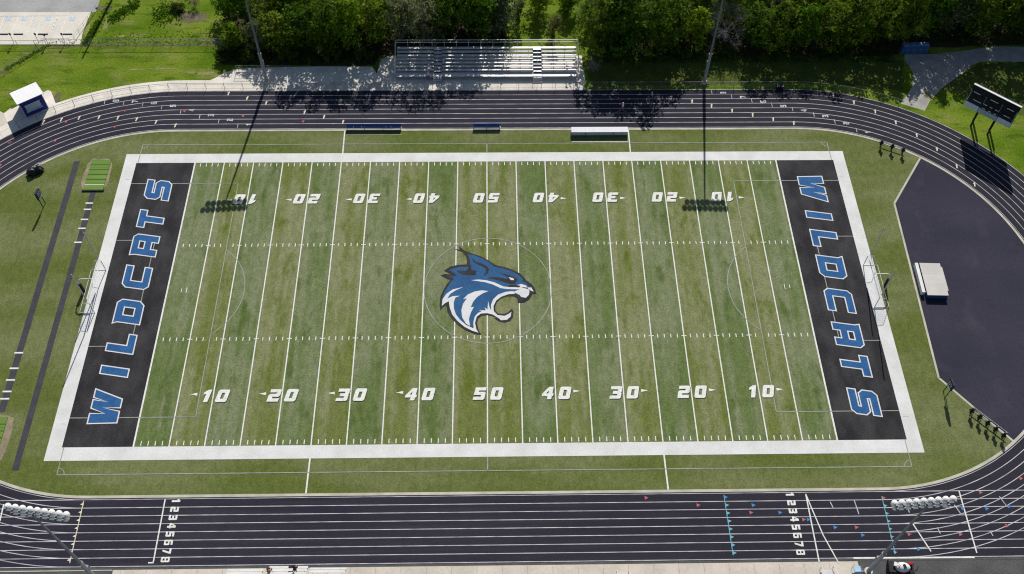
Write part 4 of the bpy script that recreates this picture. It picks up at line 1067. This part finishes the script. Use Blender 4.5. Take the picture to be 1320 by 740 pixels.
# ------------------------------------------------------------------ high jump mat
t = thing('high_jump_mat', 'large pale landing mat with a blue base on the dark apron', 'landing mat', (64.4, .65, 0), R(-2))
m = MB()
for k in range(3): m.box((.15, -1.95 + 1.9 * k + .05, .42), (2.9, 1.86, .72), 'mat_blue')
m.build('foam_base', t); m = MB()
for k in range(3): m.box((.15, -1.95 + 1.9 * k + .05, .82), (3.0, 1.89, .10), 'mat_vinyl')
m.build('top_cover', t)
MB().box((1.72, .1, .60), (.24, 4.2, .5), 'mat_vinyl').build('side_flap', t)
m = MB().box((-1.74, .3, .42), (.46, 5.2, .75), 'white_metal'); m.build('front_bolster', t)

# ------------------------------------------------------------------ blocking sleds
def sled(p0, p1, n, label, back, tick=True):
    p0, p1 = Vector(p0), Vector(p1); c_ = (p0 + p1) / 2; d = p1 - p0; an = math.atan2(d.y, d.x); L = d.length
    t = thing('blocking_sled', label, 'blocking sled', (c_.x, c_.y, .02), an, 'football blocking sleds')
    m = MB(); m.tube([(-L / 2 - .3, 0, .5), (L / 2 + .3, 0, .5)], .07, 'grey_post', 8); m.tube([(-L / 2 - .2, back * .9, .12), (L / 2 + .2, back * .9, .12)], .05, 'grey_post', 8)
    for i in range(n):
        x = -L / 2 + L * i / (n - 1); m.box((x, back * .45, .1), (.12, 1.5, .08), 'black_steel'); m.tube([(x, 0, .1), (x, 0, .55)], .05, 'black_steel', 6); m.tube([(x, back * .9, .15), (x, 0, .5)], .04, 'grey_post', 6)
    m.build('frame', t)
    for i in range(n):
        x = -L / 2 + L * i / (n - 1)
        m = MB(); m.tube([(x, -back * .35, .45), (x, -back * .42, .6), (x, -back * .42, 1.35), (x, -back * .36, 1.5)], [.14, .2, .2, .14], 'black_pad', 10); m.tube([(x, 0, .5), (x, -back * .3, .9)], .05, 'black_steel', 6)
        m.box((x, -back * .42, .95), (.72, .16, .22), 'black_pad'); m.build('pad', t)
sled((64.4, -20.5), (67.6, -24.1), 5, 'five-pad black blocking sled beside the lower corner of the apron', 1)
sled((63.1, 27.5), (66.2, 25.9), 3, 'three-pad blocking sled beside the upper corner of the apron', 1)
t = thing('covered_sled', 'two-man sled under a dark tarpaulin by the left bend', 'blocking sled', (-70.1, 22.5, .02), R(25))
m = MB(); r_ = random.Random(3); bm = bmesh.new(); bmesh.ops.create_icosphere(bm, subdivisions=3, radius=1)
for v in bm.verts:
    z_ = noise.noise(v.co * 1.7 + Vector((3, 1, 5))); k = 1 + .35 * z_; v.co = Vector((v.co.x * 1.25 * k, v.co.y * .75 * k, max(0, v.co.z * .85 * k + .25)))
m.add([v.co.copy() for v in bm.verts], [tuple(v.index for v in f.verts) for f in bm.faces], 'board_black'); bm.free(); m.build('tarpaulin', t)
m = MB(); m.tube([(-1.5, -.2, .08), (1.4, -.3, .08)], .05, 'grey_post', 6); m.tube([(.7, .6, 0), (1.2, .5, .9), (1.5, .4, .9)], .05, 'grey_post', 6); m.tube([(-.6, -1.1, .08), (-.4, .9, .08)], .05, 'black_steel', 6); m.build('frame', t)
MB().tube([(.5, .5, .9), (1.1, .4, 1.15)], .18, 'shutter_grey', 8).build('pad', t)

# ------------------------------------------------------------------ team benches and shelter on the far side
def team_bench(x0, x1, y, label, nseg):
    t = thing('team_bench', label, 'bench', ((x0 + x1) / 2, y, .03), 0, 'blue-backed team benches'); L = x1 - x0
    m = MB(); m.box((0, 0, .45), (L, .34, .04), 'aluminium_dull'); m.build('seat', t)
    m = MB(); m.box((0, -.26, .10), (L, .22, .04), 'aluminium_dull'); m.build('foot_shelf', t)
    for k in range(nseg):
        w_ = L / nseg; m = MB(); m.box((-L / 2 + w_ * (k + .5), .26, .72), (w_ - .05, .05, .55), 'royal_blue', rx=R(-8)); m.build('backrest', t)
    for k in range(nseg + 1):
        x = -L / 2 + L * k / nseg; x = max(-L / 2 + .1, min(L / 2 - .1, x)); m = MB(); m.tube([(x, -.35, .05), (x, .33, .05), (x, .33, .98)], .035, 'aluminium_dull', 6); m.tube([(x, -.1, .05), (x, -.1, .44)], .035, 'aluminium_dull', 6); m.build('leg', t)
    return t
team_bench(-22.6, -13.75, 31.38, 'long blue-backed bench on the inside lane left of the midfield', 3)
team_bench(-2.2, 2.2, 31.38, 'short blue-backed bench on the inside lane at midfield', 2)
rb = random.Random(5)
for i, (x, c_, lb) in enumerate([(-21.4, 'white_metal', 'white bottle on the long blue-backed bench, left of the pair at its left end'), (-20.1, 'white_metal', 'white bottle on the long blue-backed bench, right of the pair at its left end'), (-16.2, 'white_metal', 'white bottle on the long blue-backed bench, left of the pair at its right end'), (-15.4, 'white_metal', 'white bottle on the long blue-backed bench, right of the pair at its right end'), (2.05, 'white_metal', 'white bottle at the right end of the short blue-backed bench')]):
    m = MB(); m.tube([(0, 0, 0), (0, 0, .2), (0, 0, .25), (0, 0, .3)], [.07, .07, .035, .03], c_, 8); o = m.build('water_bottle'); o.location = (x, 31.40, .5); tag(o, lb, 'bottle', 'bottles on the benches')
t = thing('team_shelter', 'long low white-roofed bench shelter at the turf edge right of midfield', 'shelter', (18.1, 30.25, .03))
Lx = 9.1
m = MB(); m.add([(-Lx / 2, -.45, .80), (Lx / 2, -.45, .80), (Lx / 2, .58, .90), (-Lx / 2, .58, .90), (-Lx / 2, -.45, .85), (Lx / 2, -.45, .85), (Lx / 2, .58, .95), (-Lx / 2, .58, .95)], [(0, 1, 2, 3), (4, 5, 6, 7), (0, 1, 5, 4), (1, 2, 6, 5), (2, 3, 7, 6), (3, 0, 4, 7)], 'white_roof'); m.build('roof', t)
MB().box((0, .54, .44), (Lx, .04, .84), 'shutter_grey').build('back_wall', t)
m = MB()
for k in range(4): m.box((-Lx / 2 + Lx * (k + .5) / 4, -.40, .42), (Lx / 4 - .08, .03, .66), 'shutter_grey')
m.box((0, -.40, .76), (Lx, .05, .05), 'galvanised'); m.box((0, -.40, .07), (Lx, .05, .05), 'galvanised'); m.build('front_panel', t)
for s in (-1, 1): MB().box((s * (Lx / 2 - .03), .07, .42), (.04, .9, .76), 'shutter_grey').build('side_wall', t)
for k in range(5):
    x = -Lx / 2 + .1 + (Lx - .2) * k / 4; MB().tube([(x, -.44, 0), (x, -.44, .80)], .035, 'galvanised_light', 6).build('post', t)
MB().box((0, .25, .42), (Lx - .4, .36, .05), 'aluminium').build('bench_seat', t)

# ------------------------------------------------------------------ portable toilets on the path
pa, pb = Vector((72.0, 48.75)), Vector((75.4, 48.85))
tp = None
for k, lb in enumerate(['leftmost of the four blue portable toilets at the wood edge', 'second from left of the four blue portable toilets', 'third from left of the four blue portable toilets', 'rightmost of the four blue portable toilets']):
    c_ = pa.lerp(pb, k / 3)
    if k == 0:
        t = thing('portable_toilet', lb, 'portable toilet', (c_.x, c_.y, .01), 0, 'blue portable toilets by the path')
        MB().box((0, .6, 1.05), (1.16, 1.16, 2.1), 'toilet_blue').build('cabin', t)
        m = MB(); m.add([(-.62, -.02, 2.1), (.62, -.02, 2.1), (.62, 1.22, 2.1), (-.62, 1.22, 2.1), (-.35, .2, 2.3), (.35, .2, 2.3), (.35, 1.0, 2.3), (-.35, 1.0, 2.3)], [(0, 1, 2, 3), (4, 5, 6, 7), (0, 1, 5, 4), (1, 2, 6, 5), (2, 3, 7, 6), (3, 0, 4, 7)], 'toilet_roof'); m.build('roof', t)
        d = MB().box((0, -.0, 1.02), (.8, .05, 1.9), 'toilet_blue').build('door', t)
        MB().box((.3, -.04, 1.05), (.06, .04, .2), 'white_metal').build('handle', d)
        m = MB()
        for s in (-1, 1): m.box((s * .54, -.02, 1.05), (.08, .06, 2.08), 'toilet_roof')
        m.build('door_frame', t); tp = t
    else: dup(tp, (c_.x, c_.y, .01), 0, lb)
for o in col.objects:
    if o.name.startswith('portable_toilet'): o.scale = (.93, .8, .78)

# ------------------------------------------------------------------ near side: benches, stairs, chair, cart
def alu_bench(px0, px1, py, label):
    a, b = G(px0, py, .45), G(px1, py, .45); c_ = (a + b) / 2; L = (b - a).length; an = math.atan2(b.y - a.y, b.x - a.x)
    t = thing('aluminium_bench', label, 'bench', (c_.x, c_.y, .018), an, 'white aluminium benches on the concourse')
    MB().box((0, 0, .45), (L, .34, .05), 'white_metal').build('seat', t)
    MB().box((0, -.55, .72), (L, .3, .05), 'white_metal').build('backrest', t)
    MB().box((0, .45, .10), (L, .25, .04), 'white_metal').build('foot_shelf', t)
    for s in (-.42, 0, .42):
        m = MB(); m.tube([(s * L, .5, .05), (s * L, -.6, .05), (s * L, -.6, .7)], .03, 'aluminium_dull', 6); m.tube([(s * L, -.05, .05), (s * L, -.05, .43)], .03, 'aluminium_dull', 6); m.build('leg', t)
    return t
alu_bench(292, 338, 738.5, 'left of the three white benches at the lower edge')
alu_bench(346, 396, 734.5, 'middle white bench at the lower edge, beside two people')
alu_bench(399, 445, 736.5, 'right of the three white benches at the lower edge')
def stair(x, y, rz, label):
    t = thing('grandstand_stair', label, 'stairs', (x, y, .018), rz, 'stairs of the near grandstand'); W_ = 1.5
    m = MB()
    for k in range(5): m.box((0, -.28 * k, .18 * (k + 1)), (W_, .28, .04), 'aluminium')
    m.build('step', t)
    for s in (-1, 1):
        m = MB(); x_ = s * W_ / 2; m.tube([(x_, .35, 0), (x_, .35, .95), (x_, -1.5, 2.1)], .035, 'aluminium', 6); m.tube([(x_, .35, .5), (x_, -1.5, 1.55)], .025, 'aluminium', 6); m.tube([(x_, -1.2, .0), (x_, -1.2, 1.95)], .03, 'aluminium', 6); m.build('handrail', t)
    m = MB().box((0, -1.9, .92), (W_ + 1.6, .9, .05), 'aluminium'); m.build('landing', t)
    m = MB()
    for s in (-1, 1):
        for y_ in (-1.6, -2.2): m.tube([(s * (W_ / 2 + .6), y_, 0), (s * (W_ / 2 + .6), y_, .9)], .04, 'aluminium_dull', 6)
    m.tube([(-W_ / 2 - .75, -1.5, 2.0), (-W_ / 2 - 3, -2.2, 1.9)], .04, 'black_steel', 6); m.build('support', t)
stair(16.2, -42.0, R(2), 'aluminium stairs at the lower edge below midfield right')
stair(40.9, -41.8, R(2), 'aluminium stairs at the lower edge near the pale blue chair')
c_ = G(1104, 737); t = thing('canvas_chair', 'pale blue canvas chair left of the near right light tower', 'chair', (c_.x, c_.y + .1, .02), R(5))
MB().box((0, 0, .5), (.95, .8, .06), 'pale_blue_canvas').build('seat', t); MB().box((0, -.42, 1.0), (.95, .06, .9), 'pale_blue_canvas', rx=R(18)).build('backrest', t)
for s in (-1, 1):
    MB().tube([(s * .48, .38, 0), (s * .48, .38, .72), (s * .48, -.4, .74)], .025, 'galvanised', 6).build('arm', t); MB().tube([(s * .46, -.38, 0), (s * .46, -.55, 1.4)], .025, 'galvanised', 6).build('leg', t)
# utility cart
c_ = G(1159, 733); t = thing('utility_cart', 'white utility cart with black frame and red trim right of the near light tower', 'cart', (c_.x, c_.y - .1, .02), R(-4))
m = MB(); m.box((-1.15, 0, .62), (.9, 1.35, .3), 'black_steel'); m.box((0, 0, .45), (3.1, 1.05, .2), 'black_steel'); m.box((-1.6, 0, .95), (.08, 1.4, .5), 'black_steel'); m.build('chassis', t)
m = MB(); m.ell((.15, 0, .75), (.95, .62, .48), 'white_metal', 16, 8); m.build('hood', t, smooth=True)
MB().box((.25, -.02, 1.2), (.35, .5, .1), 'black_pad', rz=.3).build('seat', t)
MB().box((-.75, .25, 1.0), (.35, .5, .2), 'white_metal', rz=-.3).build('fender', t)
MB().box((1.1, .48, .85), (.55, .28, .28), 'cart_red').build('tail_box', t); MB().box((.1, -.6, .6), (.55, .1, .2), 'cart_red').build('trim', t)
MB().tube([(-.55, -.35, 1.2), (-.3, 0, 1.35), (-.55, .35, 1.2)], .03, 'black_steel', 6).build('handlebar', t)
for x in (-1.2, 1.35):
    for s in (-1, 1):
        o = MB().tube([(x, s * .62 - .13, .32), (x, s * .62 + .13, .32)], .33, 'tyre', 14).build('wheel', t)
        MB().tube([(x, s * .62 - .14, .32), (x, s * .62 + .14, .32)], .16, 'aluminium_dull', 10).build('rim', o)
MB().tube([(1.6, -.4, .6), (1.9, -.1, .9), (2.05, .3, .8)], .05, 'black_steel', 6).build('tow_bar', t)
# small box on the concourse by the benches
c_ = G(375.5, 734); m = MB(); m.box((0, 0, .2), (.5, .36, .4), 'black_pad'); m.box((0, 0, .43), (.54, .4, .06), 'black_steel'); m.tube([(-.2, 0, .46), (-.2, 0, .56), (.2, 0, .56), (.2, 0, .46)], .02, 'black_steel', 6)
o = m.build('cooler_box'); o.location = (c_.x, c_.y + .1, .02); tag(o, 'small black cooler between the two people at the lower edge', 'cooler')
c_ = G(991, 116); m = MB(); m.box((0, 0, .35), (1.1, .7, .7), 'board_black'); m.box((0, 0, .73), (1.2, .8, .06), 'navy_dark'); m.box((.3, -.37, .5), (.1, .06, .1), 'aluminium_dull')
o = m.build('equipment_box'); o.location = (c_.x + 1.8, c_.y + .3, .03); tag(o, 'dark equipment box against the fence on the outer lane, right of the right far tower', 'box')

# ------------------------------------------------------------------ people
def skinned(name, J, E, mt, parent=None, sub=1, root=0):
    me = bpy.data.meshes.new(name); me.from_pydata([j[0] for j in J], E, []); o = bpy.data.objects.new(name, me); col.objects.link(o)
    md = o.modifiers.new('s', 'SKIN'); md.use_smooth_shade = True
    for i, j in enumerate(J):
        r_ = j[1]; me.skin_vertices[0].data[i].radius = (r_, r_) if not isinstance(r_, tuple) else r_
    me.skin_vertices[0].data[root].use_root = True
    md2 = o.modifiers.new('b', 'SUBSURF'); md2.levels = sub; md2.render_levels = sub
    dg = bpy.context.evaluated_depsgraph_get(); m2 = bpy.data.meshes.new_from_object(o.evaluated_get(dg)); m2.name = name
    o.modifiers.clear(); o.data = m2; m2.materials.clear(); m2.materials.append(MATS[mt])
    if parent: o.parent = parent
    return o
def person(x, y, rz, pose, label, shirt, pants, hair, z=.03):
    t = thing('person', label, 'person', (x, y, z), rz)
    # local: faces -y.  joints by pose
    if pose == 'sit':
        pz = .52; hip = Vector((0, 0, pz)); kn = [Vector((s * .13, -.42, .52)) for s in (-1, 1)]; an = [Vector((s * .14, -.45, .09)) for s in (-1, 1)]
        el = [Vector((s * .27, -.08, .82)) for s in (-1, 1)]; ha = [Vector((s * .13, -.36, .66)) for s in (-1, 1)]; up = .50
        ch = Vector((0, -.05, pz + .42))
    else:
        pz = .92; hip = Vector((0, 0, pz)); st = .24 if pose == 'walk' else .04
        kn = [Vector((s * .10, -.08 + s * st * .6, .50)) for s in (-1, 1)]; an = [Vector((s * .10, s * st, .09)) for s in (-1, 1)]
        el = [Vector((s * .27, .02 - s * st * .4, 1.14)) for s in (-1, 1)]; ha = [Vector((s * .27, -.14 - s * st * .5, .92)) for s in (-1, 1)]
        ch = Vector((0, 0, pz + .42))
    nk = ch + Vector((0, .0, .17)); hd = nk + Vector((0, -.03, .17)); top = hd + Vector((0, 0, .10))
    J = [(hip, .13), (hip.lerp(ch, .5), .115), (ch, .14), (nk, .055), (hd, .095), (top, .06)]; E = [(0, 1), (1, 2), (2, 3), (3, 4), (4, 5)]
    for i, s in enumerate((-1, 1)):
        k = len(J); sh_ = ch + Vector((s * .19, 0, .08))
        J += [(sh_, .06), (el[i], .042), (ha[i], .032), (ha[i] + (ha[i] - el[i]).normalized() * .09, .036)]; E += [(2, k), (k, k + 1), (k + 1, k + 2), (k + 2, k + 3)]
        k = len(J); J += [(hip + Vector((s * .1, 0, -.04)), .095), (kn[i], .06), (an[i], .04), (an[i] + Vector((0, -.16, -.05)), .034)]; E += [(0, k), (k, k + 1), (k + 1, k + 2), (k + 2, k + 3)]
    skinned('body', J, E, 'skin', t, 2)
    J = [(hip + Vector((0, 0, .03)), .16), (hip.lerp(ch, .5), .145), (ch, .168), (ch + Vector((0, 0, .1)), .10)]; E = [(0, 1), (1, 2), (2, 3)]
    for i, s in enumerate((-1, 1)):
        k = len(J); sh_ = ch + Vector((s * .19, 0, .08)); J += [(sh_, .085), (sh_.lerp(el[i], .85), .062)]; E += [(2, k), (k, k + 1)]
    skinned('shirt', J, E, shirt, t, 1)
    J = [(hip, .155)]; E = []
    for i, s in enumerate((-1, 1)):
        k = len(J); J += [(hip + Vector((s * .1, 0, -.04)), .118), (kn[i], .080), (an[i] + Vector((0, 0, .05)), .06)]; E += [(0, k), (k, k + 1), (k + 1, k + 2)]
    skinned('trousers', J, E, pants, t, 1)
    h_ = MB(); h_.ell(hd + Vector((0, .025, .045)), (.135, .145, .13), hair, 12, 8, lo=-.35); h_.ell(hd + Vector((0, .07, -.02)), (.10, .07, .13), hair, 10, 6); h_.build('hair' if hair == 'hair' else 'cap', t, smooth=True)
    f_ = MB(); f_.ell(hd + Vector((0, -.105, -.005)), (.018, .028, .026), 'skin', 8, 5)
    for s in (-1, 1): f_.ell(hd + Vector((s * .1, 0, 0)), (.018, .03, .04), 'skin', 8, 5); f_.ell(hd + Vector((s * .037, -.092, .02)), (.014, .01, .01), 'shirt_black', 6, 4)
    f_.build('face', t)
    return t
c_ = G(552.5, 103); person(c_.x, c_.y, R(-20), 'stand', 'person in a pale top and purple trousers standing by the bleachers', 'cap_white', 'shirt_purple', 'cap_white')
c_ = G(802, 143); person(c_.x, c_.y, R(-75), 'walk', 'person in a white top and purple trousers walking on the far straight', 'cap_white', 'shirt_purple', 'cap_white')
c_ = G(347, 741, .0); person(c_.x, c_.y + .25, R(150), 'sit', 'person in coral top sitting at the left end of the middle white bench', 'shirt_coral', 'shirt_black', 'hair')
c_ = G(381, 736, .0); person(c_.x, c_.y + .1, R(170), 'sit', 'person in black sitting on the right part of the middle white bench', 'shirt_black', 'shirt_black', 'hair')
